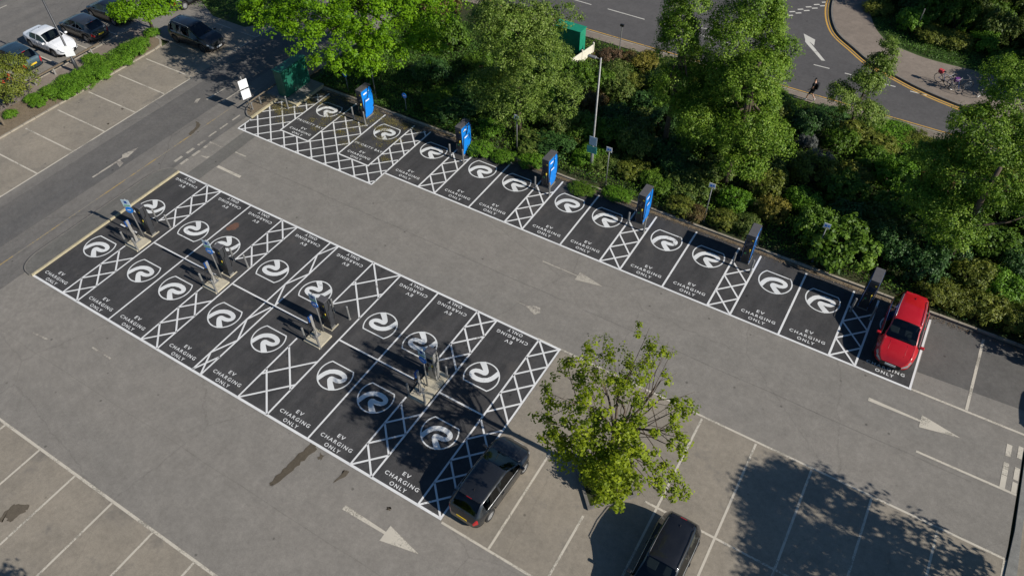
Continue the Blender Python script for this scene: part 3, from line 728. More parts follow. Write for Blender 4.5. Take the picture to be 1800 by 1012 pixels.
for i, u in enumerate(GU):
    if i < 3:
        pl = MB().box((u, 4.66, .05), (1.02, .98, .12)).build('concrete_plinth', M['concrete']); struct(pl)
        struct(band([(u-.38, 5.95), (u-.38, 5.42), (u+.25, 5.42), (u+.25, 5.95)], .05, 0, .05).build('charger_footing', M['concrete']))
    else:
        struct(MB().box((u+.02, 5.2, .05), (1.0, 1.98, .12)).build('concrete_plinth', M['concrete']))
    if i < 3: c = cr0 if i == 0 else copy_tree(cr0)
    else: c = crg
    c.location = (u-.07, 5.68 if i < 3 else 5.78, .03 if i < 3 else .11); c.scale = (1.05, .36, .93)
    tag(c, ('black' if i < 3 else 'silver grey')+' slab shaped rapid charger at the rear of the '+gname[i], 'ev charger', 'chargers on the island stands')
    c = pc0 if i == 0 else copy_tree(pc0)
    c.location = (u-.12, 4.72, .11); tag(c, 'slim silver post charger with looped cables at the '+gname[i], 'ev charger', 'chargers on the island stands')
    c = ss0 if i == 0 else copy_tree(ss0)
    c.location = (u-.02, 5.14, .1); tag(c, 'pole sign with pale square plate over blue disc at the '+gname[i], 'sign', 'signs on the island stands')
    c.rotation_euler = (0, 0, R([22, 10, 0, -6][i]))
    for dx, dy, w_ in ((-.48, 4.28, 'front left'), (.47, 4.27, 'front right'), (-.5, 6.5 if i < 3 else 6.05, 'rear left'), (.52, 6.52 if i < 3 else 6.02, 'rear right')):
        put_bollard(u+dx, dy, 'leaning-free steel bollard at the %s corner of the %s' % (w_, gname[i]) if False else 'steel bollard at the %s corner of the %s' % (w_, gname[i]), 'steel bollards around the island stands')

# ================================================================== SIGNS, POSTS, CABINETS, RAILS
def post_sign(loc, h, w, face, label, round_=False, rot=0, group='small parking signs along the bed'):
    t = thing('parking_sign', label, 'sign', loc, rot, group)
    MB().tube([(0, 0, 0), (0, 0, h)], .03, 8).build('post', M['steel'], t, smooth=True)
    MB().tube([(0, 0, 0), (0, 0, .04)], .07, 8).build('collar', M['slab'], t)
    if round_:
        n = 20; d = MB(); d.add([(w*math.cos(a), y, h-.05+w*math.sin(a)) for y in (-.055, -.035) for a in np.linspace(0, 2*math.pi, n, endpoint=False)], [tuple(range(n)), tuple(reversed(range(n, 2*n)))]+[(i, n+i, n+(i+1) % n, (i+1) % n) for i in range(n)])
        p = d.build('plate', M[face], t); MB().box((0, -.06, h-.05), (w*1.0, .006, .06)).build('symbol', M['signwhite'], p)
    else:
        p = MB().box((0, -.045, h-.12), (w, .02, .34)).build('plate', M[face], t)
        MB().box((-.06, -.058, h-.12), (.12, .006, .13)).build('symbol', M['blue'], p); MB().box((.08, -.058, h-.10), (.09, .006, .10)).build('symbol', M['blue'], p)
        MB().box((0, -.058, h-.245), (w*.8, .006, .04)).build('stripe', M['yellowbit'], p)
    return t
post_sign((3.36, 22.83, .03), 1.35, .19, 'blue', 'short post with round blue sign behind the left priority bay', True)
post_sign((8.42, 22.93, .03), 1.3, .19, 'blue', 'short post with round blue sign between first and second row chargers', True)
post_sign((5.87, 22.85, .03), 2.85, .34, 'signpale', 'tall thin post with pale square sign beside the first row charger, under the maple')
for i, (u, lb) in enumerate([(17.26, 'tall post with small white and blue sign, between second and third row chargers'), (23.6, 'tall post with small white and blue sign just right of the lamp post'), (29.96, 'tall post with small white and blue sign among shrubs, left of fifth row charger'), (36.31, 'small white and blue sign poking out of the big green bush')]):
    post_sign((u, 22.9, .03), 2.8, .36, 'signwhite', lb)
# white double plate sign
t = thing('parking_notice', 'thin post with two stacked white notice plates on the grass island', 'sign', (-.65, 17.37, .08), R(74))
MB().tube([(0, 0, 0), (0, 0, 2.75)], .03, 8).build('post', M['steel'], t, smooth=True)
MB().box((0, -.05, 2.19), (.62, .02, .62)).build('plate', M['signwhite'], t); MB().box((0, -.05, 1.44), (.62, .02, .66)).build('plate', M['signwhite'], t)
# knee rail on the grass island
t = thing('knee_rail', 'low steel knee rail on two posts beside the white notice', 'rail', (-.75, 17.3, .08))
for y in (.32, 1.1): MB().tube([(0, y, 0), (0, y, .62)], .05, 10).build('post', M['steel'], t)
MB().tube([(0, -.05, .66), (0, 2.9, .66)], .045, 10).build('rail', M['wood'], t)
# cabinets
t = thing('utility_cabinet', 'large dark green utility cabinet on a kerbed plinth, dappled by the maple', 'cabinet', (.07, 20.97, .165))
MB().box((0, 0, 1.0), (.72, 2.45, 1.95)).build('cabinet_body', M['greenbox'], t, bevel=.02)
MB().box((0, 0, 2.0), (.80, 2.55, .07)).build('roof', M['greenbox'], t, bevel=.02)
for y in (-.78, 0, .78):
    d = MB().box((.367, y, .98), (.016, .76, 1.82)).build('door', M['greenbox'], t, bevel=.004); MB().box((.38, y+.3, 1.0), (.02, .04, .16)).build('handle', M['black'], d)
t = thing('roadside_cabinet', 'bright green cabinet beside the road, half hidden by a tall tree', 'cabinet', (14.2, 35.6, .03))
MB().box((0, 0, .95), (2.2, .9, 1.9)).build('cabinet_body', M['greenbox2'], t, bevel=.02); MB().box((0, 0, 1.93), (2.28, .98, .05)).build('roof', M['greenbox2'], t, bevel=.02)
for x in (-.55, .55): MB().box((x, -.457, .95), (1.06, .012, 1.75)).build('door', M['greenbox2'], t)
t = thing('board_fence', 'low cream board fence beside the bright green cabinet', 'fence', (16.15, 35.7, .03), math.atan2(-2.7, -.45))
for k in range(2):
    MB().box((.68+1.37*k, 0, .52), (1.33, .04, .85)).build('board', M['fencewhite'], t)
for k in range(3): MB().box((1.37*k, 0, .55), (.1, .1, 1.1)).build('post', M['fencewhite'], t)
# lamp post in the bed
t = thing('lamp_post', 'tall grey lamp post in the planting bed with white and teal plates on its pole', 'lamp post', (22.11, 23.84, .03))
MB().tube([(0, 0, 0), (0, 0, 1.2), (0, 0, 1.25), (0, 0, 7.7)], [.1, .1, .06, .05], 12).build('pole', M['steel'], t, smooth=True)
MB().box((.02, -.09, 2.15), (.5, .02, .62)).build('plate', M['signpale'], t); MB().box((-.02, -.1, 1.52), (.66, .02, .50)).build('plate', M['teal'], t)
MB().tube([(0, 0, 7.6), (-.35, -.05, 7.68)], .03, 6).build('arm', M['steel'], t)
MB().box((-.5, -.08, 7.68), (.5, .2, .09)).build('lamp_head', M['steel'], t, bevel=.02)
# street sign and pole by the road
t = thing('road_post', 'short grey post with dark fitting on the pavement near the twiggy shrub', 'post', (17.73, 36.95, .03))
MB().tube([(0, 0, 0), (0, 0, 2.3)], .04, 8).build('pole', M['steel'], t); MB().box((0, 0, 2.3), (.28, .12, .16)).build('fitting', M['black'], t)
t = thing('bank_post', 'thin pale post with rusty foot on the shaded bank behind the footpath', 'post', (36.03, 50.68, .06))
MB().tube([(0, 0, 0), (0, 0, .4)], .055, 8).build('foot', plain('rusty_steel', (.22, .08, .03), .8), t); MB().tube([(0, 0, .4), (0, 0, 2.2)], .04, 8).build('pole', M['steel'], t)
# left lamp post with white plate
t = thing('lamp_post', 'dark lamp post in the low hedge by the white car, white plate on its pole', 'lamp post', (-15.02, 14.46, .07))
MB().tube([(0, 0, 0), (0, 0, 1.1), (0, 0, 1.15), (0, 0, 8.2)], [.13, .13, .075, .06], 12).build('pole', M['dark_metal'], t, smooth=True)
MB().box((.12, -.02, 1.85), (.02, .62, .8), rz=-.7).build('plate', M['signwhite'], t)
MB().tube([(0, 0, 4.9), (-.45, .25, 4.97)], .02, 6).build('arm', M['dark_metal'], t); MB().tube([(0, 0, 8.1), (.7, -.3, 8.2)], .03, 6).build('arm', M['dark_metal'], t)
MB().box((.9, -.38, 8.2), (.6, .24, .1), rz=-.4).build('lamp_head', M['dark_metal'], t)
# left knee rail
t = thing('knee_rail', 'long low timber knee rail between the parked cars and the hedge', 'rail', (-16.4, 7.0, .07))
for y in (1.7, 3.3, 4.9, 6.5, 8.1, 9.7): MB().tube([(0, y, 0), (0, y, .5)], .07, 8).build('post', M['silver'], t)
MB().box((0, 5.8, .52), (.13, 9.4, .1), rz=0).build('rail', M['wood'], t)
t = thing('timber_bollard', 'short dark leaning post at the left edge of the picture', 'bollard', tuple(at(9, 222))[:2]+(.07,))
MB().tube([(0, 0, 0), (-.1, .02, 1.0)], [.09, .08], 8).build('post', M['wood'], t)

# ================================================================== CARS
def gsm(a, k):
    if k <= 0: return a
    w = np.exp(-.5*(np.arange(-3*k, 3*k+1)/k)**2); w /= w.sum(); p = np.pad(a, 3*k, mode='edge'); return np.convolve(p, w, 'valid')
def make_car(label, loc, rot, L, W, H, paint, top, belt=(.90, .98), cowl=.255, roof_f=.06, roof_r=-.37, tail=-.475, rim='rim', rails=None, hatchy=True, plate_r='plateyellow', wb=.305, name='car', cat='car', group=None, frontlow=.22, antenna=True):
    if top is HATCH: roof_r, tail = -.325, -.455
    t = thing(name, label, cat, loc, rot, group)
    body = t
    xs = np.linspace(-.5, .5, 91); xs = np.sign(xs)*(.5-(.5-np.abs(xs))**1.0); n = len(xs)
    fx = [p[0] for p in top][::-1] if top[0][0] > top[-1][0] else [p[0] for p in top]
    fz = [p[1] for p in top][::-1] if top[0][0] > top[-1][0] else [p[1] for p in top]
    zt = gsm(np.interp(xs, fx, fz), 1)
    zb0 = np.interp(xs, [-.5, -.45, -.3, .2, .42, .5], [.80, .93, belt[1], belt[0], .78, .60])
    zb = np.minimum(zb0, zt-.035)
    # plan: rounded corners
    hw = np.where(xs > 0, np.interp(np.abs(xs), [0, .26, .34, .39, .43, .46, .482, .494, .5], [1, 1, .975, .935, .87, .79, .70, .60, .48]),
                  np.interp(np.abs(xs), [0, .28, .36, .41, .445, .47, .488, .5], [1, 1, .975, .94, .895, .835, .75, .60]))*W/2
    hw = gsm(hw, 1)
    zlo = np.interp(np.abs(xs), [0, .44, .48, .5], [.22, .24, .27, .34])
    xm = xs*L; RA = .375; cz = .335
    for sx in (-1, 1):
        d = np.abs(xm-sx*wb*L); ins = d < RA; zlo[ins] = np.maximum(zlo[ins], cz+np.sqrt(RA**2-d[ins]**2)*1.0)
    gh = zt-zb                                     # greenhouse height
    hr = np.interp(gh, [.03, .10, .5], [.84, .84, .70])*W/2; hr = hr*(1-.15*np.clip((-xs-.12)/.33, 0, 1)**1.3); hr = np.minimum(hr, hw*.90)
    rows = []
    def row_(yf, zf): rows.append((yf, zf))
    Y = []; Z = []
    low = lambda f: zlo+(zb-zlo)*f
    Y.append(hw*.80); Z.append(zlo+.0)
    Y.append(hw*.955); Z.append(zlo+.004)
    Y.append(hw*.99); Z.append(low(.25))
    Y.append(hw*1.0); Z.append(low(.55))
    Y.append(hw*.99); Z.append(low(.82))
    Y.append(hw*.965); Z.append(low(.95))
    Y.append(hw*.93); Z.append(zb+gh*.03+.01)      # window base 6
    a = .93*hw
    Y.append(a+(hr-a)*.5); Z.append(zb+gh*.5)
    Y.append(a+(hr-a)*.88); Z.append(zb+gh*.86)    # window top 8
    Y.append(hr*.955); Z.append(zb+gh*.955)
    Y.append(hr*.86); Z.append(zt-.008)            # 10 screen edge
    Y.append(hr*.5); Z.append(zt+.018*np.clip(gh*3, .2, 1))
    Y.append(hr*.0); Z.append(zt+.028*np.clip(gh*3, .2, 1))
    nr = len(Y); Y = np.array(Y); Z = np.array(Z)
    cols = [(-Y[j], Z[j]) for j in range(nr)]+[(Y[j], Z[j]) for j in range(nr-2, -1, -1)]
    m = len(cols)
    V = [(xm[i], c[0][i], c[1][i]) for i in range(n) for c in cols]
    parts = {}
    def put(k, f): parts.setdefault(k, []).append(f)
    bpil = (roof_f+roof_r)/2+.02
    for i in range(n-1):
        xc = (xs[i]+xs[i+1])/2
        for j in range(m-1):
            jj = min(j, m-2-j); side = 0 if j < m/2 else 1
            f = (i*m+j, (i+1)*m+j, (i+1)*m+j+1, i*m+j+1)
            k = 'body'
            g = gh[i]
            if jj in (6, 7) and g > .10:
                if roof_r-.02 < xc < cowl-.02:
                    if abs(xc-bpil) > .008: k = 'side_window%d%d' % (side, xc > bpil)
            if jj in (10, 11) and roof_f < xc < cowl: k = 'windscreen'
            if jj in (10, 11) and tail < xc < roof_r-.01: k = 'rear_window'
            if jj in (9,) and (roof_f+.01 < xc < cowl-.015): k = 'windscreen'
            if jj == 9 and (tail+.02 < xc < roof_r-.02) and hatchy: k = 'rear_window'
            if jj in (3, 4) and xc > .455: k = 'headlight%d' % side
            if jj in (4, 5) and .425 < xc <= .455: k = 'headlight%d' % side
            if jj in (3, 4, 5) and xc < -.462: k = 'tail_light%d' % side
            if jj in (0, 1) : k = 'sill'
            put(k, f)
    # closed nose and tail
    for i, ks in ((0, 'rear_bumper'), (n-1, 'front_grille')):
        f = tuple(i*m+j for j in range(m)); put(ks, f if i == 0 else f[::-1])
    MT = {'body': paint, 'sill': M['black'], 'windscreen': M['glass'], 'rear_window': M['glass'], 'front_grille': M['black'], 'rear_bumper': paint}
    for k, fs in parts.items():
        nm = k.rstrip('01'); mat = MT.get(nm) or (M['glass'] if nm == 'side_window' else M['lampclear'] if nm == 'headlight' else M['lampred'])
        used = sorted({i for f in fs for i in f}); mp = {a_: b_ for b_, a_ in enumerate(used)}
        me = bpy.data.meshes.new(nm); me.from_pydata([V[i] for i in used], [], [tuple(mp[i] for i in f) for f in fs]); me.materials.append(mat)
        me.polygons.foreach_set('use_smooth', [len(f) < 6 for f in fs]); me.update()
        o = bpy.data.objects.new(nm, me); COL.objects.link(o); o.parent = t
    MB().box((0, 0, .46), (L*.86, W*.66, .44)).build('underbody', M['black'], t)
    MB().box((0, 0, .27), (L*.40, W*.93, .12)).build('floor_pan', M['black'], t)
    zc_ = H*.52
    MB().box((L*(cowl-.055), 0, zc_+.06), (.5, W*.74, .16)).build('dashboard', M['dash'], t, bevel=.04)
    MB().tube([(L*(cowl-.055)-.38, .38+.17*math.cos(a), zc_+.14+.16*math.sin(a)) for a in np.linspace(0, 2*math.pi, 15)], .016, 5, cap=False).build('steering_wheel', M['black'], t)
    for sx_, xs_ in ((0, L*.02), (1, L*-.19)):
        for sy in (-1, 1):
            st_ = MB().box((xs_, sy*W*.2, zc_-.22), (.5, W*.27, .18)).build('seat', M['seat'], t, bevel=.05)
            MB().box((xs_-.24, sy*W*.2, zc_+.08), (.14, W*.26, .56)).build('backrest', M['seat'], st_, bevel=.05)
            MB().box((xs_-.27, sy*W*.2, zc_+.42), (.1, .26, .15)).build('headrest', M['seat'], st_, bevel=.04)
    # wheels
    for sx in (-1, 1):
        for sy in (-1, 1):
            x = sx*wb*L; y = sy*(W/2-.115)
            n_ = 24; prof = [(.205, -.10), (.30, -.105), (.325, -.08), (.33, 0), (.325, .08), (.30, .105), (.205, .10)]
            vs = []; 
            for k in range(n_):
                a_ = 2*math.pi*k/n_
                for r_, yy in prof: vs.append((x+r_*math.cos(a_), y+yy, .33+r_*math.sin(a_)))
            q = len(prof); fs = [(k*q+p_, ((k+1) % n_)*q+p_, ((k+1) % n_)*q+(p_+1) % q, k*q+(p_+1) % q) for k in range(n_) for p_ in range(q)]
            wh = MB().add(vs, fs).build('tyre', M['rubber'], t, smooth=True)
            rm = MB(); yo = y+sy*.085
            ring = [(.215, 0), (.19, .012), (.185, -.02)]
            rm.add([(x+.10*math.cos(2*math.pi*k/12)*.55, yo+sy*.005, .33+.10*.55*math.sin(2*math.pi*k/12)) for k in range(12)], [tuple(range(12))])
            for k in range(10):
                a_ = 2*math.pi*k/10; ca, sa = math.cos(a_), math.sin(a_)
                w1, w2 = .022, .03
                rm.add([(x+.03*ca-w1*sa, yo, .33+.03*sa+w1*ca), (x+.03*ca+w1*sa, yo, .33+.03*sa-w1*ca), (x+.2*ca+w2*sa, yo, .33+.2*sa-w2*ca), (x+.2*ca-w2*sa, yo, .33+.2*sa+w2*ca)], [(0, 1, 2, 3)])
            vs = [(x+r_*math.cos(2*math.pi*k/n_), yo+sy*dy, .33+r_*math.sin(2*math.pi*k/n_)) for r_, dy in ((.212, .012), (.188, .012), (.188, -.05)) for k in range(n_)]
            rm.add(vs, [(k, (k+1) % n_, n_+(k+1) % n_, n_+k) for k in range(n_)]+[(n_+k, n_+(k+1) % n_, 2*n_+(k+1) % n_, 2*n_+k) for k in range(n_)])
            rm.build('rim', M[rim], wh)
            MB().add([(x+.2*math.cos(2*math.pi*k/n_), yo-sy*.05, .33+.2*math.sin(2*math.pi*k/n_)) for k in range(n_)], [tuple(range(n_))]).build('brake_disc', M['black'], wh)
    xi = lambda f, arr: float(np.interp(f, xs, arr))
    for s in (-1, 1):
        y = s*(xi(cowl-.03, hw)*.98); z = xi(cowl-.03, zb)+.06
        mr = MB(); mr.box((L*(cowl-.035), s*(abs(y)+.10), z+.03), (.14, .20, .13)); mo = mr.build('door_mirror', paint, t, bevel=.035)
        MB().box((L*(cowl-.03), s*(abs(y)+.0), z-.02), (.05, .10, .03)).build('mirror_arm', M['black'], mo)
        for xd in (bpil+.02, bpil-.20):
            MB().box((L*xd, s*(xi(xd, hw)+.0), xi(xd, zb)-.12), (.17, .035, .028)).build('door_handle', paint, t, bevel=.008)
        if rails:
            p0, p1 = roof_f-.02, roof_r+.02
            MB().tube([(L*p0, s*xi(p0, hr)*.93, xi(p0, zt)-.01), (L*(p0-.02), s*xi(p0-.02, hr)*.93, xi(p0-.02, zt)+.035), (L*(p0+p1)/2, s*xi((p0+p1)/2, hr)*.93, xi((p0+p1)/2, zt)+.04), (L*(p1+.02), s*xi(p1+.02, hr)*.93, xi(p1+.02, zt)+.035), (L*p1, s*xi(p1, hr)*.93, xi(p1, zt)-.01)], .018, 6).build('roof_rail', M[rails], t, smooth=True)
        # door and bonnet shut lines: fine grooves drawn as dark seals
    # shut lines follow the skin
    def seam(fs_, js, nm='panel_gap'):
        pts = []
        for f_, (ja, ta) in zip(fs_, js):
            yy = (1-ta)*xi(f_, Y[ja])+ta*xi(f_, Y[min(ja+1, nr-1)]); zz = (1-ta)*xi(f_, Z[ja])+ta*xi(f_, Z[min(ja+1, nr-1)])
            pts.append((f_*L, yy, zz))
        for s in (-1, 1): MB().tube([(p[0], s*p[1], p[2]) for p in pts], .007, 4).build(nm, M['black'], t)
    trim = np.linspace(roof_r+.0, cowl-.035, 9)
    for s in (-1, 1): MB().tube([(L*f_, s*(xi(f_, Y[6])+.004), xi(f_, Z[6])) for f_ in trim], .011, 4).build('window_trim', M['chrome'], t)
    seam([cowl+.005]+list(np.linspace(cowl+.03, .455, 6)), [(10, 0)]+[(9, .3)]*6, 'bonnet_gap')
    for xd in (cowl-.005, bpil, roof_r+.11): seam([xd]*4, [(2, 0), (3, 0), (4, 0), (5, .9)], 'door_gap')
    if antenna:
        MB().add([(L*(roof_r+.04), 0, xi(roof_r+.04, zt)+.03), (L*(roof_r+.04)+.14, .0, xi(roof_r+.05, zt)+.025), (L*(roof_r+.04)+.0, .03, xi(roof_r+.04, zt)+.02), (L*(roof_r+.04), -.03, xi(roof_r+.04, zt)+.02), (L*(roof_r+.04)+.01, 0, xi(roof_r+.04, zt)+.10)], [(1, 2, 4), (1, 4, 3), (2, 3, 4)]).build('aerial_fin', M['black'], t)
    MB().box((L*.5+.006, 0, .42), (.02, .5, .11)).build('number_plate', M['platewhite'], t)
    MB().box((-L*.5-.006, 0, .62 if hatchy else .6), (.02, .5, .11)).build('number_plate', M[plate_r], t)
    MB().box((L*.488, 0, .30), (.09, W*.50, .12)).build('bumper_grille', M['black'], t, bevel=.02)
    MB().box((-L*.488, 0, .36), (.09, W*.60, .14)).build('rear_diffuser', M['black'], t, bevel=.02)
    if hatchy:
        MB().box((L*(roof_r-.015), 0, xi(roof_r-.01, zt)+.015), (.16, xi(roof_r, hr)*1.7, .03)).build('roof_spoiler', paint, t, bevel=.012)
        MB().box((L*(roof_r-.032), 0, xi(roof_r-.015, zt)+.022), (.04, .26, .02)).build('brake_light', M['lampred'], t)
    for s in (-1, 1):
        MB().tube([(L*f_, s*xi(f_, hr)*.52, xi(f_, zt)+.0145*np.clip(xi(f_, gh)*3, .2, 1)) for f_ in (cowl+.02, cowl+.07, .38, .43)], .012, 5).build('bonnet_crease', paint, t, smooth=True)
    # wipers at the foot of the windscreen, steering side shapes behind the glass stay dark
    for s in (-.1, .45): MB().tube([(L*(cowl-.003), s, xi(cowl-.003, zt)+.035), (L*(cowl-.02), s+.5*(1 if s < 0 else -1), xi(cowl-.02, zt)+.045)], .009, 4).build('wiper', M['black'], t)
    return t
HATCH = [(-.5, .55), (-.493, .76), (-.478, .93), (-.455, 1.02), (-.42, 1.17), (-.375, 1.33), (-.33, 1.41), (-.2, 1.46), (.0, 1.47), (.055, 1.44), (.09, 1.36), (.16, 1.19), (.255, .97), (.33, .91), (.41, .80), (.455, .69), (.485, .56), (.5, .46)]
SUV = [(-.5, .60), (-.49, .9), (-.475, 1.12), (-.45, 1.30), (-.41, 1.52), (-.37, 1.575), (-.2, 1.62), (.0, 1.61), (.045, 1.58), (.08, 1.50), (.15, 1.32), (.25, 1.08), (.33, 1.04), (.42, .92), (.465, .78), (.49, .62), (.5, .50)]
SALOON = [(-.5, .60), (-.49, .90), (-.465, 1.0), (-.40, 1.02), (-.345, 1.05), (-.25, 1.29), (-.19, 1.375), (-.05, 1.42), (.04, 1.385), (.10, 1.26), (.20, .985), (.30, .93), (.42, .80), (.47, .70), (.493, .55), (.5, .48)]
P_red = carpaint('red_car_paint', (.40, .002, .006), 0, .35)
P_dark = carpaint('dark_grey_car_paint', (.030, .033, .038), .6, .25)
P_black = carpaint('black_car_paint', (.012, .013, .016), .4)
P_white = carpaint('white_car_paint', (.74, .75, .76), 0, .35)
P_grey = carpaint('grey_car_paint', (.05, .055, .06), .5)
P_blue = carpaint('blue_grey_car_paint', (.035, .065, .085), .5)
make_car('bright red family car with silver roof rails at the right end of the row', (41.52, 19.7, .008), R(-90), 4.5, 1.86, 1.62, P_red, SUV, rails='chrome', rim='rimdark', name='parked_car')
make_car('dark grey hatchback parked nose in beside the last island hatching', (28.28, 2.42, .004), R(87.7), 4.3, 1.79, 1.46, P_dark, HATCH, name='parked_car')
make_car('black car cut off by the bottom edge, roof and red rear corners showing', (36.06, 2.66, .004), R(-90.5), 4.45, 1.82, 1.58, P_black, [(a, b*.985) for a, b in SUV], rails='dark_metal', rim='rimdark', name='parked_car')
make_car('white saloon parked facing the low hedge, behind the left lamp post', (-19.95, 15.92, 0), R(0), 4.55, 1.8, 1.42, P_white, SALOON, hatchy=False, name='parked_car', roof_f=.04, roof_r=-.22, tail=-.345, cowl=.2, plate_r='platewhite')
make_car('dark grey hatchback with yellow rear plate parked right of the white saloon', (-19.6, 18.55, 0), R(180), 4.35, 1.78, 1.46, P_grey, HATCH, name='parked_car')
make_car('blue grey hatchback with yellow plate, half covered by the shrub at left edge', (-20.25, 13.15, 0), R(180), 4.4, 1.8, 1.46, P_blue, HATCH, name='parked_car')
make_car('dark car in tree shade at top left, partly under bright green leaves', (-19.9, 21.35, 0), R(180), 4.5, 1.8, 1.46, P_black, HATCH, name='parked_car')
make_car('black estate car in the maple shade facing the car park drive', (-10.85, 22.1, 0), R(0), 4.7, 1.88, 1.66, P_black, SUV, rails='chrome', rim='rimdark', name='parked_car')
make_car('dark car at the very top edge behind the small bright tree', (-16.6, 26.6, 0), R(90), 4.4, 1.8, 1.46, P_grey, HATCH, name='parked_car')
make_car('silver car just off the right side whose shadow reaches the end bay', (50.35, 19.3, 0), R(90), 4.5, 1.85, 1.6, carpaint('silver_car_paint', (.4, .41, .42), .6), SUV, name='parked_car')

# ================================================================== VEGETATION
def leaves(name, cen, nrm, size, tint, mat, parent=None, rng=None, aspect=.62):
    N = len(cen); rng = rng or np.random.default_rng(1)
    t = rng.normal(size=(N, 3)); t -= nrm*(t*nrm).sum(1, keepdims=True); t /= np.linalg.norm(t, axis=1, keepdims=True)+1e-9
    b = np.cross(nrm, t); s = size[:, None]
    v = np.empty((N, 4, 3)); v[:, 0] = cen+t*s*.5; v[:, 1] = cen+b*s*.5*aspect+nrm*s*.08; v[:, 2] = cen-t*s*.5; v[:, 3] = cen-b*s*.5*aspect+nrm*s*.08
    me = bpy.data.meshes.new(name); me.vertices.add(N*4); me.vertices.foreach_set('co', v.reshape(-1).astype(np.float32))
    me.loops.add(N*4); me.loops.foreach_set('vertex_index', np.arange(N*4, dtype=np.int32))
    me.polygons.add(N); me.polygons.foreach_set('loop_start', np.arange(0, N*4, 4, dtype=np.int32)); me.polygons.foreach_set('loop_total', np.full(N, 4, dtype=np.int32))
    a = me.attributes.new('tint', 'FLOAT', 'POINT'); a.data.foreach_set('value', np.repeat(np.clip(tint, 0, 1), 4).astype(np.float32))
    me.update(calc_edges=True); me.materials.append(mat)
    o = bpy.data.objects.new(name, me); COL.objects.link(o)
    if parent is not None: o.parent = parent
    return o
def clumps(rng, centers, outdir, per, cr, leaf, up=.45, flat=.75, tj=.22):
    """leaf positions around clump centres; returns arrays for leaves()"""
    K = len(centers); N = K*per
    c = np.repeat(centers, per, 0); od = np.repeat(outdir, per, 0); r = np.repeat(cr if hasattr(cr, '__len__') else np.full(K, cr), per)
    d = rng.normal(size=(N, 3)); d /= np.linalg.norm(d, axis=1, keepdims=True); rr = rng.random(N)**.45
    off = d*rr[:, None]*r[:, None]; off[:, 2] *= flat
    nrm = .75*d+.55*od+np.array([0, 0, up])+rng.normal(size=(N, 3))*.38; nrm /= np.linalg.norm(nrm, axis=1, keepdims=True)
    ct = np.repeat(rng.normal(size=K)*.17, per)
    tint = .5+ct+rng.normal(size=N)*tj*.7
    size = leaf*(.7+.6*rng.random(N))
    return c+off, nrm, size, tint
def ell_clumps(rng, blobs, n):
    """clump centres on the skins of ellipsoids; blobs = (x,y,z,rx,ry,rz)"""
    B_ = np.array(blobs, float); area = (B_[:, 3]*B_[:, 4]+B_[:, 3]*B_[:, 5]+B_[:, 4]*B_[:, 5]); pr = area/area.sum()
    idx = rng.choice(len(B_), n, p=pr); d = rng.normal(size=(n, 3)); d /= np.linalg.norm(d, axis=1, keepdims=True)
    low = d[:, 2] < -.35; d[low, 2] *= -1
    k = 1-np.abs(rng.normal(size=n))*.20+.04
    c = B_[idx, :3]+d*B_[idx, 3:6]*k[:, None]
    # drop most clumps buried deep inside another blob
    keep = np.ones(n, bool)
    for b in B_:
        q = (((c-b[:3])/b[3:6])**2).sum(1); keep &= ~((q < .42) & (rng.random(n) < .8))
    return c[keep], d[keep]
LM = {
 'maple': leaf_mat('maple_leaf', (.07, .17, .004), (.14, .29, .005), (.22, .39, .008), .38),
 'birch': leaf_mat('birch_leaf', (.051, 0.115, 0.007), (.135, 0.243, 0.015), (.311, 0.432, 0.061), .36),
 'birch2': leaf_mat('pale_birch_leaf', (.058, 0.114, 0.012), (.150, 0.234, 0.029), (.312, 0.403, 0.104), .36),
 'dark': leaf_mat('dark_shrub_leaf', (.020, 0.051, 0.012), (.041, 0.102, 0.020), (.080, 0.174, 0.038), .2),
 'mid': leaf_mat('mid_shrub_leaf', (.042, .092, .008), (.09, .175, .012), (.17, .28, .03), .28),
 'bright': leaf_mat('bright_shrub_leaf', (.055, 0.132, 0.009), (.110, 0.242, 0.013), (.198, 0.352, 0.033), .3),
 'olive': leaf_mat('olive_shrub_leaf', (.063, 0.086, 0.011), (.138, 0.172, 0.021), (.253, 0.265, 0.040), .28),
 'gold': leaf_mat('golden_shrub_leaf', (.10, .10, .012), (.22, .20, .03), (.34, .28, .06), .28),
 'grey': leaf_mat('grey_shrub_leaf', (.06, .07, .06), (.11, .12, .11), (.18, .19, .18), .1),
 'brown': leaf_mat('brown_twig', (.06, .04, .02), (.12, .075, .04), (.20, .13, .07), .1),
 'brick': leaf_mat('rust_shrub_leaf', (.07, .05, .015), (.13, .08, .03), (.16, .16, .04), .2),
 'island': leaf_mat('lime_leaf', (.11, .16, .005), (.21, .28, .007), (.35, .42, .018), .45),
 'grass': leaf_mat('grass_blade', (.039, 0.098, 0.013), (.078, 0.169, 0.021), (.130, 0.234, 0.039), .25),
 'wood': leaf_mat('woodland_leaf', (.039, 0.072, 0.010), (.098, 0.156, 0.023), (.221, 0.260, 0.065), .28),
}
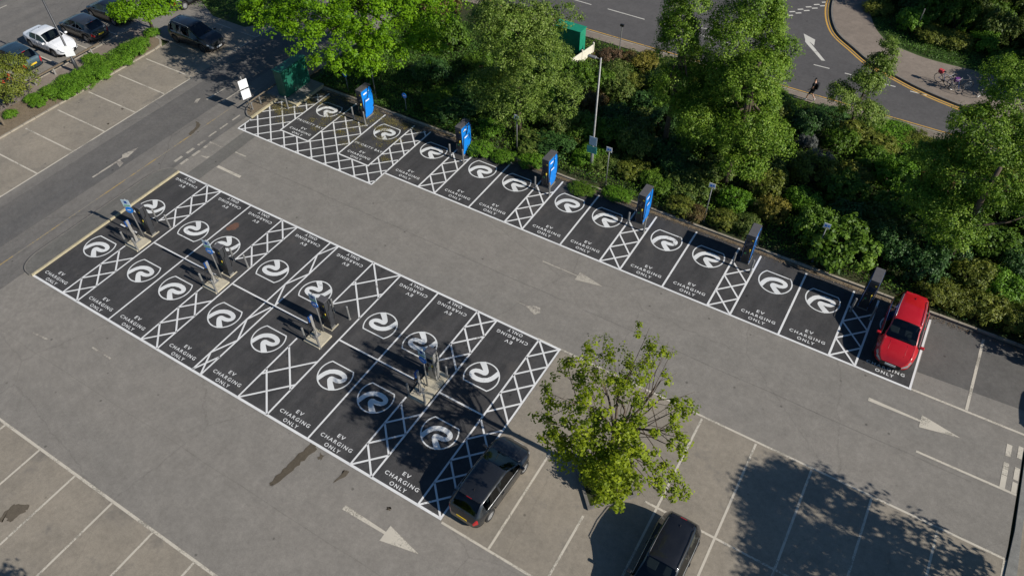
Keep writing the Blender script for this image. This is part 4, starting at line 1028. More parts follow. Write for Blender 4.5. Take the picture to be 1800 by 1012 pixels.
def limbs(t, base_h, tips, r0, seed, mat=None, trunk_top=None):
    rng = random.Random(seed); mat = mat or M['bark']
    th = trunk_top or base_h
    lean = (rng.uniform(-.2, .2), rng.uniform(-.2, .2))
    pts = [(0, 0, 0), (lean[0]*.2, lean[1]*.2, th*.3), (lean[0]*.6, lean[1]*.6, th*.65), (lean[0], lean[1], th)]
    MB().tube(pts, [r0*1.25, r0*.95, r0*.75, r0*.5], 10).build('trunk', mat, t, smooth=True)
    for tip in tips:
        z0 = th*rng.uniform(.35, .95); f = z0/th; p0 = Vector((lean[0]*f*f, lean[1]*f*f, z0)); p3 = Vector(tip)
        mid = p0.lerp(p3, .5)+Vector((rng.uniform(-.3, .3), rng.uniform(-.3, .3), -.15*abs(p3.z-p0.z)+rng.uniform(0, .3)))
        rr = r0*.42
        MB().tube([p0, p0.lerp(mid, .5), mid, mid.lerp(p3, .6), p3], [rr, rr*.85, rr*.6, rr*.4, rr*.15], 6).build('limb', mat, t, smooth=True)
def tree(name, label, base, blobs, n, per, cr, leaf, mat, seed, r0=.16, group=None, up=.45, nl=7, cut=None):
    rng = np.random.default_rng(seed); t = thing(name, label, 'tree', base, 0, group)
    c, d = ell_clumps(rng, blobs, n)
    if cut: k_ = np.array([not cut(*q) for q in c]); c, d = c[k_], d[k_]
    crr = cr*(.6+.8*rng.random(len(c)))
    P_, N_, s_, q_ = clumps(rng, c, d, per, crr, leaf, up)
    leaves('crown', P_, N_, s_, q_, mat, t, rng)
    zt = max(b[2] for b in blobs); idx = rng.choice(len(c), nl, replace=False)
    limbs(t, zt*.6, [tuple(c[i]*np.array([.85, .85, .92])) for i in idx], r0, seed, trunk_top=zt*.8)
    return t
def auto_blobs(rng, c, r, k=9, s=.5):
    """break one big ellipsoid into overlapping lobes for an uneven outline"""
    out = []
    for i in range(k):
        d = rng.normal(size=3); d /= np.linalg.norm(d); d[2] = d[2]*.9
        f = s*(.8+.5*rng.random())
        out.append((c[0]+d[0]*r[0]*(1-f*.75), c[1]+d[1]*r[1]*(1-f*.75), c[2]+d[2]*r[2]*(1-f*.75), r[0]*f, r[1]*f, r[2]*f))
    return out
# maple
rg = np.random.default_rng(5)
mc = Vector((3.4, 25.6, .03))
tree('maple_tree', 'large bright green maple overhanging the drive behind the dark green cabinet', mc,
     auto_blobs(rg, (-.3, -1.6, 5.4), (6.9, 5.6, 2.5), 26, .40)+auto_blobs(rg, (0, -.5, 6.8), (6.0, 6.0, 2.5), 16, .45)+auto_blobs(rg, (-3.5, 1.5, 6.5), (5.5, 5.5, 2.6), 8, .5)+auto_blobs(rg, (4.0, .5, 6.0), (3.8, 4.5, 2.3), 8, .5)+auto_blobs(rg, (3.4, -2.6, 4.9), (3.9, 3.6, 1.8), 10, .5)+auto_blobs(rg, (5.0, -1.0, 5.6), (3.0, 3.2, 1.7), 5, .5), 4200, 38, .38, .165, LM['maple'], 11, .28, up=.9, nl=14, cut=lambda x, y, z: x < .6 and y < -3.2 and z < 5.9 and y-.55*x < -2.6)
def column_tree(name, label, base_px, segs, n, per, cr, leaf, mat, seed, r0=.16):
    """segs: (px, py, z, r, rz) crown lobes given where they are seen and how high they are"""
    b = at(*base_px); b.z = .03; bl = []
    for px, py, z, r_, rz in segs:
        p = at(px, py, z)-b; bl.append((p.x, p.y, z, r_, r_, rz))
    rg_ = np.random.default_rng(seed); out = []
    for q in bl: out += auto_blobs(rg_, q[:3], q[3:], 4, .62)
    return tree(name, label, tuple(b), out, n, per, cr, leaf, mat, seed, r0)
column_tree('birch_tree', 'tall grey green tree left of the lamp post, hiding part of the bright green cabinet', (912, 236),
    [(915, 20, 9.0, 2.2, 2.0), (900, 80, 6.8, 2.7, 2.2), (935, 120, 5.2, 2.7, 2.0), (895, 160, 3.8, 2.5, 1.6), (955, 165, 3.3, 2.2, 1.5), (880, 60, 7.5, 2.0, 2.0), (972, 48, 8.0, 1.6, 1.7)], 2300, 34, .34, .115, LM['birch2'], 21)
column_tree('birch_tree', 'slender tall tree with pale green top crossing the road, left of the big double tree', (1165, 265),
    [(1208, 15, 9.3, 1.3, 2.2), (1202, 75, 7.2, 1.6, 2.0), (1195, 130, 5.4, 1.9, 1.7), (1215, 175, 4.0, 1.9, 1.5)], 1700, 34, .32, .11, LM['birch'], 22)
column_tree('birch_tree', 'biggest tree of the bed with two leaders, in front of the road junction', (1272, 325),
    [(1325, 10, 10.0, 1.3, 1.9), (1303, 70, 8.3, 1.8, 1.8), (1345, 85, 7.8, 1.2, 1.6), (1358, 50, 8.6, .8, 1.9), (1362, 110, 7.2, 1.2, 1.5), (1310, 130, 6.8, 2.0, 1.7), (1352, 165, 5.8, 1.3, 1.4), (1270, 165, 5.2, 1.7, 1.5), (1300, 205, 4.6, 2.2, 1.4), (1340, 240, 3.7, 1.7, 1.3), (1245, 215, 4.0, 1.7, 1.2), (1300, 270, 2.7, 1.9, 1.1)], 3600, 34, .34, .115, LM['birch'], 23, .2)
column_tree('young_tree', 'small slim tree with gaps, beside the near pavement left of the parked bikes', (1492, 226),
    [(1556, 95, 5.6, .65, 1.0), (1545, 125, 4.6, 1.05, 1.0), (1525, 155, 3.5, 1.35, .9), (1488, 168, 3.1, 1.0, .7), (1512, 195, 2.2, 1.4, .8)], 560, 38, .32, .12, LM['birch2'], 24, .08)
column_tree('birch_tree', 'broad tree at the right edge covering the end of the road', (1660, 462),
    [(1755, 165, 7.6, 1.8, 1.6), (1790, 230, 6.8, 2.4, 1.8), (1700, 235, 6.0, 2.1, 1.5), (1740, 300, 5.0, 2.6, 1.6), (1670, 290, 4.6, 2.0, 1.3), (1790, 340, 4.8, 2.2, 1.4), (1690, 350, 3.6, 2.2, 1.2), (1640, 340, 3.4, 1.5, 1.0), (1660, 395, 2.4, 1.7, .9), (1725, 270, 5.6, 1.8, 1.5), (1700, 310, 4.6, 1.7, 1.2)], 3900, 34, .34, .115, LM['birch'], 25, .2)
column_tree('small_tree', 'small bright leafed tree overhanging the parked cars at the top left', (268, 50),
    [(250, 12, 3.6, 1.8, .7), (215, 18, 3.4, 1.1, .5), (290, 0, 3.8, 1.4, .7)], 260, 42, .38, .17, LM['maple'], 26, .1)
column_tree('shrub_tree', 'green shrub with a few red flowers at the left edge by the blue grey car', (14, 186),
    [(5, 120, 2.3, 1.6, .9), (35, 135, 1.9, 1.1, .8), (10, 160, 1.3, 1.5, .8), (-30, 130, 2.4, 1.5, 1.0)], 420, 36, .33, .12, LM['olive'], 27, .08)
fl = thing('flower_cluster', 'cluster of red flowers on the shrub at the left edge', 'flowers', tuple(at(14, 136, 2.2)))
rg = np.random.default_rng(4); cc = rg.normal(size=(5, 3))*np.array([.32, .3, .12]); pm = leaf_mat('red_petal', (.35, .03, .01), (.5, .06, .02), (.6, .12, .04), .2)
for c_ in cc:
    P_, N_, s_, q_ = clumps(rg, c_[None], np.array([[0, 0, 1.]]), 22, .16, .10); leaves('flower', P_, N_, s_, q_, pm, fl, rg)

# the open tree in the pit
def smooth3(pts, k=3):
    out = []
    for i in range(len(pts)-1):
        p0, p1, p2, p3 = Vector(pts[max(i-1, 0)]), Vector(pts[i]), Vector(pts[i+1]), Vector(pts[min(i+2, len(pts)-1)])
        for j in range(k):
            t = j/k; out.append(.5*((2*p1)+(p2-p0)*t+(2*p0-5*p1+4*p2-p3)*t*t+(3*p1-p0-3*p2+p3)*t**3))
    return out+[Vector(pts[-1])]
def island_tree():
    rng = np.random.default_rng(77); rn = random.Random(77)
    b = Vector((32.4, 5.1, .06)); t = thing('ash_tree', 'open crowned lime green tree in the diamond pit beside the dark hatchback', 'tree', b)
    masses = [(1060, 618, 7.6, 1), (1038, 612, 7.5, 1), (1020, 640, 7.0, 1), (1045, 650, 7.1, 1), (1042, 680, 6.6, 1), (1020, 668, 6.7, .8), (990, 655, 6.5, .6), (997, 640, 6.6, .5), (966, 690, 6.2, .8), (962, 712, 5.8, .8), (958, 735, 5.3, .8), (975, 745, 5.2, .9), (1000, 725, 5.6, .8), (1030, 705, 6.1, .9), (1038, 728, 5.6, .9), (1080, 625, 7.6, .8), (1077, 660, 7.1, .9), (1098, 640, 7.5, .8), (1108, 662, 7.2, .9), (1135, 592, 8.3, .9), (1150, 605, 8.2, .8), (1168, 618, 8.0, .7), (1142, 625, 7.8, 1), (1160, 640, 7.6, .8), (1145, 655, 7.4, .8), (1176, 628, 7.8, .6), (1166, 662, 7.1, .5), (1085, 695, 6.5, .8), (1110, 695, 6.5, .8), (1100, 680, 6.9, .7), (1075, 672, 6.9, .7), (1128, 672, 6.9, .6), (1065, 718, 5.9, .5), (1130, 718, 6.0, .7), (1128, 735, 5.6, .6), (1120, 740, 5.4, .5), (1170, 712, 6.2, .6), (1188, 706, 6.3, .7), (1208, 712, 6.2, .7), (1212, 728, 5.9, .6), (1180, 725, 6.0, .6), (1185, 750, 5.5, .5), (1200, 770, 5.1, .7), (1192, 758, 5.3, .5), (1182, 780, 4.9, .35), (1191, 786, 4.8, .3), (975, 775, 4.6, .8), (962, 768, 4.7, .6), (990, 785, 4.4, .9), (1010, 770, 4.8, 1), (1035, 760, 5.0, 1), (1060, 765, 4.9, 1), (1085, 750, 5.2, 1), (1050, 785, 4.4, 1), (1022, 795, 4.2, 1), (1000, 805, 4.0, .8), (1075, 790, 4.4, 1), (1095, 775, 4.7, .9), (1110, 765, 5.0, .7), (1040, 812, 3.7, 1), (1068, 815, 3.7, 1), (1090, 805, 4.0, .9), (1108, 800, 4.2, .6), (1030, 830, 3.2, .8), (1055, 838, 3.0, 1), (1080, 840, 3.0, 1), (1100, 825, 3.4, .7), (1048, 858, 2.3, .8), (1072, 862, 2.2, 1), (1092, 860, 2.2, .8), (1085, 878, 1.8, .7), (1062, 874, 1.7, .7), (1145, 800, 4.3, .6), (1135, 815, 3.9, .5), (1168, 822, 4.0, .7), (1160, 835, 3.6, .5), (1195, 850, 3.6, .7), (1180, 862, 3.3, .5), (1150, 858, 3.2, .5), (1200, 862, 3.4, .5), (1125, 862, 3.0, .45), (1170, 872, 3.0, .5), (1140, 835, 3.5, .5), (1118, 850, 2.9, .4), (1148, 768, 5.0, .4), (1120, 782, 4.7, .4)]
    cs, rs = [], []
    fork = Vector((.05, 0, 4.0)); pts3 = []
    for px, py, z, s in masses:
        best = None
        for zz in np.linspace(3.4, 9.2, 60):
            q = at(px, py, zz); e_ = math.sqrt(((q.x-32.6)/3.1)**2+((q.y-5.0)/3.3)**2+((zz-6.3)/2.5)**2)
            sc_ = abs(e_-rn.uniform(.55, .9))+.02*abs(zz-6.8)
            if best is None or sc_ < best[0]: best = (sc_, zz)
        z = best[1]; p = at(px, py, z)-b
        pts3.append((p, s))
        for k in range(max(2, int((4.5 if px < 1125 else 3)*s+1)) if py < 750 else max(2, int((7 if px < 1115 else 3.5)*s+1))):
            cs.append((p.x+rn.gauss(0, .26*s), p.y+rn.gauss(0, .26*s), p.z+rn.gauss(0, .22*s))); rs.append(.16+.19*s*rn.random())
    cs = np.array(cs); rs = np.array(rs); od = cs-np.array([0, 0, 3.5]); od /= np.linalg.norm(od, axis=1, keepdims=True)
    P_, N_, s_, q_ = clumps(rng, cs, od, 38, rs, .12, .5, 1.15, .3)
    leaves('crown', P_, N_, s_, q_, LM['island'], t, rng)
    MB().tube([(0, 0, -.05), (.02, .02, 1.2), (.06, .0, 2.6), tuple(fork)], [.17, .13, .115, .10], 10).build('trunk', M['bark'], t, smooth=True)
    # limbs by direction, twigs from limbs
    nl = 11; groups = {}
    for p, s in pts3:
        a = math.atan2(p.y, p.x); groups.setdefault((int((a+math.pi)/(2*math.pi)*7) % 7, p.z > 5.2), []).append((p, s))
    for g, ps in groups.items():
        c = sum((p for p, s in ps), Vector())/len(ps); tip = c*.93
        f = fork if g[1] else Vector((.04, 0, rn.uniform(2.0, 3.4)))
        mid = f.lerp(tip, .5)+Vector((rn.uniform(-.4, .4), rn.uniform(-.4, .4), rn.uniform(-.1, .45)))
        path = [f, f.lerp(mid, .55)+Vector((0, 0, .05)), mid, mid.lerp(tip, .55)+Vector((rn.uniform(-.1, .1), rn.uniform(-.1, .1), .05)), tip]
        MB().tube(smooth3(path), np.interp(np.linspace(0, 4, 13), range(5), [.062, .05, .04, .028, .012]), 7).build('limb', M['bark'], t, smooth=True)
        tw = MB()
        for p, s in ps:
            st = path[rn.choice([1, 2, 2, 3])]; m1 = st.lerp(p, .5)+Vector((rn.uniform(-.2, .2), rn.uniform(-.2, .2), rn.uniform(-.15, .25)))
            tw.tube([st, m1, p, p+(p-m1).normalized()*.35+Vector((0, 0, .1))], [.02, .014, .009, .004], 5)
            for k in range(2):
                q = m1.lerp(p, rn.random()); tw.tube([q, q+Vector((rn.uniform(-.4, .4), rn.uniform(-.4, .4), rn.uniform(0, .4)))], [.008, .003], 4)
        if tw.v: tw.build('twigs', M['bark'], t)
    for px, py, z in ((1222, 688, 6.6), (1190, 655, 7.0), (1212, 805, 5.6)):
        p = at(px, py, z)-b; sd_ = Vector((-(p.y), p.x, 0)).normalized()*rn.choice((-1, 1))
        wp = [fork]+[fork.lerp(p, f_)+sd_*rn.uniform(.1, .35)*math.sin(f_*3.1)+Vector((rn.uniform(-.12, .12), rn.uniform(-.12, .12), rn.uniform(-.1, .2))) for f_ in (.22, .42, .6, .78)]+[p]
        MB().tube(wp, [.045, .036, .028, .019, .011, .004], 6).build('limb', M['bark'], t, smooth=True)
    return t
island_tree()

# shrubs: four dome shaped leaf meshes shared by all copies, tinted by object material
def dome(seed, n=150, per=34, leaf=.105, cr=.17, spiky=0, h=.8):
    rng = np.random.default_rng(seed); bl = [(0, 0, h*.35, .8, .8, h*.62)]+[(math.cos(a)*.48, math.sin(a)*.48, h*.35+rng.uniform(-.05, .12), .48, .48, h*.5) for a in rng.uniform(0, 6.28, 6)]
    c, d = ell_clumps(rng, bl, n); c[:, 2] = np.maximum(c[:, 2], .06)
    return clumps(rng, c, d, per, cr*(.6+.8*rng.random(len(c))), leaf, .5)
SH = []
for k in range(5):
    P_, N_, s_, q_ = dome(100+k, n=190, per=34 if k < 3 else 40, leaf=.10 if k < 3 else .075, h=[.8, 1.0, .7, .85, .6][k])
    o = leaves('foliage', P_, N_, s_, q_, LM['mid'], None, np.random.default_rng(k)); SH.append(o.data); bpy.data.objects.remove(o)
stem_mb = MB(); rn = random.Random(3)
for k in range(9):
    a = rn.uniform(0, 6.28); stem_mb.tube([(0, 0, 0), (math.cos(a)*.2, math.sin(a)*.2, .3), (math.cos(a)*.5, math.sin(a)*.5, .55)], [.03, .02, .008], 5)
so = stem_mb.build('stems', M['bark']); STEM = so.data; bpy.data.objects.remove(so)
SNAMES = {}
def shrub(label, x, y, r, h, kind, var=None, z=.03, sy=None, rot=None, name='shrub', cat='shrub', group='shrubs of the planting bed'):
    rn_ = random.Random(int(x*131+y*977)); t = thing(name, label, cat, (x, y, z), rot if rot is not None else rn_.uniform(0, 6.28), group)
    me = SH[rn_.randrange(5) if var is None else var]
    o = bpy.data.objects.new('foliage', me); COL.objects.link(o); o.parent = t; o.scale = (r, sy or r, h/.85)
    o.material_slots[0].link = 'OBJECT'; o.material_slots[0].material = LM[kind]
    s = bpy.data.objects.new('stems', STEM); COL.objects.link(s); s.parent = t; s.scale = (r, sy or r, h)
    return t
KW = {'dark': 'dark green', 'mid': 'mid green', 'bright': 'bright green', 'olive': 'olive green', 'gold': 'golden', 'grey': 'grey twiggy', 'brown': 'brown twiggy', 'brick': 'rust tinted', 'wood': 'dull green'}
def sp(px, py, r, h, kind, label, var=None, sy=None, rot=None, **kw):
    p = at(px, py); return shrub(label, p.x, p.y, r, h, kind, var, sy=sy, rot=rot, **kw)
# the ones the eye picks out
shrub('leafy suckers growing in the pit around the foot of the open lime green tree', 32.65, 5.0, 1.0, 1.3, 'island', 1, z=.06)
shrub('small second clump of suckers at the left corner of the tree pit', 32.1, 4.9, .7, .9, 'island', 3, z=.06)
sp(1470, 452, 2.1, 2.2, 'mid', 'big rounded mid green bush with a small white sign poking out of it', 0)
sp(1420, 420, 1.3, 1.8, 'mid', 'rounded green bush on the upper left shoulder of the big rounded bush', 1)
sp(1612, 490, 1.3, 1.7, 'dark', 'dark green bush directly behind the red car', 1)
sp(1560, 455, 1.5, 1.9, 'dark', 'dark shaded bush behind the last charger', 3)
sp(1436, 296, 1.0, 1.3, 'grey', 'grey leafless bush in the middle of the dark shrubs', 3)
sp(1415, 262, .7, 1.1, 'grey', 'small grey bush just above the larger grey leafless bush', 3)
sp(1075, 108, 1.0, .8, 'brown', 'brown twiggy bush at the pavement edge near the short grey post', 3)
sp(1040, 100, .9, .45, 'brick', 'low rusty ground shrub beside the cream board fence', 4)
sp(1105, 112, .8, .8, 'brick', 'rust tinted shrub between brown twigs and golden shrub', 3)
sp(1135, 120, 1.2, .9, 'gold', 'golden leafed shrub at the pavement edge left of the slender tree', 1)
sp(1120, 150, 1.0, .8, 'olive', 'olive shrub just below the golden shrub', 2)
sp(845, 268, 1.1, .7, 'bright', 'clipped bright green low shrub right of the second row charger', 2, sy=.8, rot=0)
sp(884, 280, 1.0, .7, 'bright', 'clipped bright green low shrub left of the second small sign', 4, sy=.7, rot=0)
sp(935, 290, 1.0, .75, 'bright', 'clipped bright green low shrub right of the second small sign', 2, sy=.7, rot=0)
sp(862, 235, 1.0, .8, 'bright', 'sunlit bright green shrub in second rank behind second row charger', 0)
sp(1023, 335, 1.1, .5, 'mid', 'low shaded green cover just right of the third row charger', 4, sy=.7, rot=0)
sp(1085, 345, 1.2, .6, 'bright', 'low green cover between lamp post sign and fourth row charger', 4, sy=.7, rot=0)
sp(1190, 372, 1.1, .9, 'olive', 'clipped olive shrub right of the fourth row charger', 3, sy=.8, rot=0)
sp(1217, 384, .8, .8, 'brick', 'rust tinted low shrub just left of the fifth small sign post', 3, sy=.7, rot=0)
sp(1265, 395, 1.0, .9, 'olive', 'clipped dull green shrub right of the brown shrubs and sign post', 3, sy=.8, rot=0)
sp(1305, 405, 1.0, 1.0, 'wood', 'clipped dull green shrub left of the fifth row charger', 3, sy=.8, rot=0)
sp(1290, 365, 1.1, 1.1, 'bright', 'bright green bush lit by sun behind the clipped dull shrubs', 0)
sp(1345, 340, 1.3, 1.3, 'olive', 'yellowish bush in sunlight left of the big rounded bush', 1)
sp(1352, 385, 1.0, 1.2, 'gold', 'golden tinted bush just behind the fifth row charger', 1)
sp(1635, 520, 1.2, 1.1, 'olive', 'clipped olive hedge plant touching the rear of the red car', 3, sy=1.0)
sp(1680, 535, 1.3, 1.1, 'olive', 'clipped olive hedge plant second right of the red car', 4, sy=1.0)
sp(1730, 552, 1.3, 1.1, 'olive', 'clipped olive hedge plant third right of the red car', 2, sy=1.0)
sp(1780, 570, 1.3, 1.1, 'olive', 'clipped olive hedge plant at the right picture edge', 3, sy=1.0)
sp(1700, 500, 1.2, 1.2, 'olive', 'sunny olive shrub in the second rank right of the red car', 1)
sp(1760, 515, 1.3, 1.2, 'bright', 'green shrub in the second rank near the right edge', 2)
sp(1745, 445, 1.5, 1.4, 'mid', 'green bush below the broad tree at the right edge', 0)
sp(1790, 480, 1.3, 1.3, 'dark', 'dark bush at the right edge below the broad tree', 3)
sp(1575, 247, 2.0, .7, 'bright', 'low sunlit green cover beside the near pavement right of the slim tree', 4)
sp(1545, 262, 1.3, .8, 'olive', 'low olive cover below the slim tree', 2)
sp(1610, 258, 1.4, .8, 'olive', 'low olive cover at the foot of the broad right tree', 4)
sp(1530, 290, 1.3, 1.0, 'mid', 'rounded green bush under the slim tree, second rank', 0)
sp(1470, 262, 1.2, 1.2, 'mid', 'green bush between the big double tree and the slim tree', 1)
sp(1500, 320, 1.3, 1.0, 'olive', 'olive bush right of the grey leafless bush', 2)
# fill: ranks of shrubs over the whole bed
rnf = random.Random(12); count = {}
marks = [(0, 'the green cabinet'), (6.4, 'the first row charger'), (14.3, 'the second row charger'), (20.5, 'the third row charger'), (26.8, 'the fourth row charger'), (33.1, 'the fifth row charger'), (39.5, 'the last row charger'), (45, 'the right end bays')]
sideN = ['in front rank', 'in second rank', 'in third rank', 'in fourth rank', 'in fifth rank', 'in rank nearest the road', 'beyond', 'beyond']
taken = [(o.location.x, o.location.y, o.children[0].scale[0] if o.children else 1) for o in bpy.data.objects if o.name.startswith('shrub') and o.parent is None]
done = set()
for ry, v in enumerate((24.6, 26.9, 29.3, 31.8, 34.3, 36.3)):
    for cx in range(22):
        u = 10.0+cx*1.85+rnf.uniform(-.5, .5)+(.9 if ry % 2 else 0); vv = v+rnf.uniform(-.6, .6)
        if u > 50 or (ry >= 4 and 12.5 < u < 19): continue
        if any((u-a)**2+(vv-b)**2 < (.62*(r_+1.1))**2 for a, b, r_ in taken): continue
        r_ = rnf.uniform(1.15, 1.6); h_ = rnf.uniform(1.0, 1.7) if ry > 0 else rnf.uniform(.7, 1.1)
        if ry == 5: h_ *= .6
        kd = rnf.choices(['dark', 'mid', 'wood', 'olive', 'brick', 'bright'], [3, 4, 2.5, 2, .25, 1.2])[0]
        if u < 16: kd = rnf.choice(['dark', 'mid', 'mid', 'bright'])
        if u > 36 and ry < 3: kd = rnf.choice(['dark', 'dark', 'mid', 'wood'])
        m_ = min(marks, key=lambda q: abs(q[0]-u)); sd_ = 'left of' if u < m_[0]-.6 else 'right of' if u > m_[0]+.6 else 'straight behind'
        key = (m_[1], sd_, ry, kd); lb = '%s shrub %s, %s %s' % (KW[kd], sideN[ry], sd_, m_[1])
        if key in done: lb = '%s %s shrub %s, %s %s' % ('taller' if h_ > 1.3 else 'lower', KW[kd], sideN[ry], sd_, m_[1])
        done.add(key)
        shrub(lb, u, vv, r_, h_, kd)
# shrubs and trees beyond the far footpath
far = []
rnf = random.Random(31)
wd = ['near the bend', 'left of the thin pale post', 'right of the thin pale post', 'above the long path shadow', 'above the parked bicycles', 'at the right picture edge']
for i in range(34):
    u = 33.2+(i % 9)*1.9+rnf.uniform(-.5, .5); ry = i//9; vv = 51.3+ry*2.2+rnf.uniform(-.5, .5)+max(0, 35-u)*1.0+(-1.2 if u > 41 and ry == 0 else 0)
    kd = rnf.choice(['dark', 'wood', 'wood', 'olive', 'mid'] if ry > 0 else ['mid', 'bright', 'mid', 'olive']); r_ = rnf.uniform(1.2, 1.7)
    shrub('%s bank shrub %s, %s, number %s from left' % (KW[kd], wd[min(5, int((u-33)/2.6))], ['front rank', 'second rank', 'third rank', 'rear rank'][ry], ['one', 'two', 'three', 'four', 'five', 'six', 'seven', 'eight', 'nine'][i % 9]), u, vv, r_, (.9 if ry == 0 else 1.8)+rnf.random()*.6, kd, group='shrubs on the far bank')
def wood_tree(label, u, v, h, r_, kind, seed, n=700, name='woodland_tree', per=34, leaf=.17):
    rg_ = np.random.default_rng(seed)
    return tree(name, label, (u, v, .05), auto_blobs(rg_, (0, 0, h*.62), (r_, r_, h*.38), 10, .5), n, per, .45, leaf, LM[kind], seed, .16)
wood_tree('dull green woodland tree behind the thin pale post on the far bank', 38.0, 55.5, 7.0, 2.6, 'wood', 41)
wood_tree('olive woodland tree at the top right corner of the picture', 44.5, 53.5, 7.5, 3.0, 'olive', 42)
wood_tree('dark woodland tree at the top edge beside the kerb bend shade', 36.0, 60.5, 8.5, 3.0, 'wood', 43)
wood_tree('dull green woodland tree at the right edge above the footpath', 47.5, 50.2, 5.0, 2.2, 'wood', 44)
wood_tree('leafy green tree with low crown right of the bicycles', 46.2, 46.6, 3.8, 1.8, 'mid', 45, 420)
wood_tree('tree out of view beyond the top edge that shades the junction', 37.5, 66, 11, 4.2, 'wood', 46, 800)
wood_tree('tall tree beyond the top edge left of the woodland', 34.5, 63, 10, 3.2, 'wood', 50, 700)
# trees outside the picture whose shadows fall into it
wood_tree('broad tree outside the lower right corner that shades the old bays', 51.6, 6.9, 8.8, 3.6, 'birch', 47, 900, leaf=.2)
wood_tree('tree outside the bottom left whose shadow tip enters the bays', 23.2, -13.4, 8.0, 2.6, 'birch', 48, 500, leaf=.2)
sp(1850, 620, 1.6, 2.0, 'mid', 'tall shrub just off the right side at the end of the hedge', 0)
# mixed planting right of the maple
for i, (px, py, r_, h_, kd, lb) in enumerate([(775, 30, 1.9, 2.6, 'brick', 'reddish brown bush between the maple and the tall grey green tree'), (735, 8, 2.0, 3.0, 'olive', 'tall pale bush at the top edge behind the maple'), (790, 85, 1.8, 2.2, 'mid', 'green bush at the right rim of the maple crown'), (760, 140, 1.5, 1.2, 'dark', 'dark shaded bush below the maple rim'), (830, 170, 1.4, 1.4, 'dark', 'dark bush left of the foot of the tall grey green tree'), (790, 200, 1.4, 1.0, 'dark', 'dark low bush behind the second row charger'), (1010, 240, 1.3, 1.2, 'olive', 'olive bush just left of the lamp post'), (985, 205, 1.3, 1.4, 'mid', 'green bush between the grey green tree and the lamp post')]):
    sp(px, py, r_, h_, kd, lb)
# low hedge on the left verge
hd = [(165, 185, .95, .55), (190, 168, .95, .7), (212, 150, .95, .6), (120, 148, .9, .6), (150, 135, .95, .65), (185, 125, .95, .6), (215, 112, .95, .6), (240, 98, .9, .6), (205, 135, .9, .6), (165, 110, .8, .8), (250, 83, .8, .5), (132, 160, .8, .6), (95, 165, .8, .5), (70, 185, .7, .4), (20, 205, .55, .35), (60, 178, .6, .35), (225, 92, .8, .55), (268, 62, .7, .4)]
hl = ['at its near right end', 'near the right end', 'middle of front side', 'by the lamp post foot', 'just right of the lamp post', 'centre of the hedge', 'right centre', 'far right end', 'in the middle', 'tall tuft beside the rail', 'last clump at the top', 'left of the lamp post foot', 'left end', 'lower left tuft', 'separate little clump at the far left', 'small clump left of the hedge', 'upper right side', 'small yellow clump below the little tree']
for (px, py, r_, h_), lb in zip(hd, hl):
    p = at(px*1.0, py); x_ = min(max(p.x, -15.4), -13.3)
    shrub('low bright hedge clump on the left verge, '+lb, x_, p.y, r_, h_, 'bright', None, .07, name='hedge_clump', cat='hedge', group='low hedge clumps on the left verge')
# ivy and grass covers
def cover(name, x0, x1, y0, y1, n, size, kind, z, label, seed, hgt_=.12):
    rng = np.random.default_rng(seed); c = np.stack([rng.uniform(x0, x1, n), rng.uniform(y0, y1, n), z+rng.random(n)*hgt_], 1)
    if label.startswith('grass bank'):              # keep off the footpath
        ov = np.interp(c[:, 0], [31.4, 31.9, 32.6, 33.5, 34.8, 36.4, 38.5, 43, 50], [60, 54.8, 52.3, 50.3, 48.9, 48.2, 47.9, 48.1, 48.4])
        c = c[c[:, 1] > ov+.1]; n = len(c)
    nz = rng.normal(size=(n, 3))*.6+np.array([0, 0, .8]); nz /= np.linalg.norm(nz, axis=1, keepdims=True)
    f = .5+.3*np.sin(c[:, 0]*1.3+np.sin(c[:, 1]*2.1)*2)*np.sin(c[:, 1]*1.1)+rng.normal(size=n)*.15
    o = leaves(name, c, nz, size*(.7+.6*rng.random(n)), f, LM[kind], None, rng, .4)
    return tag(o, label, 'grass' if kind == 'grass' else 'ground cover', None, 'stuff')
cover('grass', .2, 15, 22.5, 35, 42000, .15, 'grass', .03, 'rough grass in the shade under the maple behind the row', 1, .16)
cover('ground_cover', 12, 50, 22.75, 37.7, 60000, .15, 'mid', .03, 'leafy green ground cover filling gaps between the shrubs', 9, .35)
cover('ground_cover', 12, 50, 22.55, 37.7, 45000, .13, 'dark', .03, 'dark low ivy covering the soil between the shrubs', 2, .2)
cover('grass', 31.6, 50, 48.0, 60, 30000, .15, 'grass', .06, 'grass bank beyond the far footpath', 3, .2)
cover('ground_cover', -15.3, -13.35, 11.2, 19.4, 9000, .12, 'bright', .07, 'bright feathery low growth between the hedge clumps on the left verge', 12, .32)
cover('grass', -16.5, -8.3, 26, 36, 6000, .14, 'grass', .03, 'shaded grass at the top left beyond the black estate car', 6, .14)
cover('ground_cover', 31.7, 33.1, 4.4, 5.8, 1500, .09, 'olive', .07, 'sparse weeds on the soil of the tree pit', 8, .12)
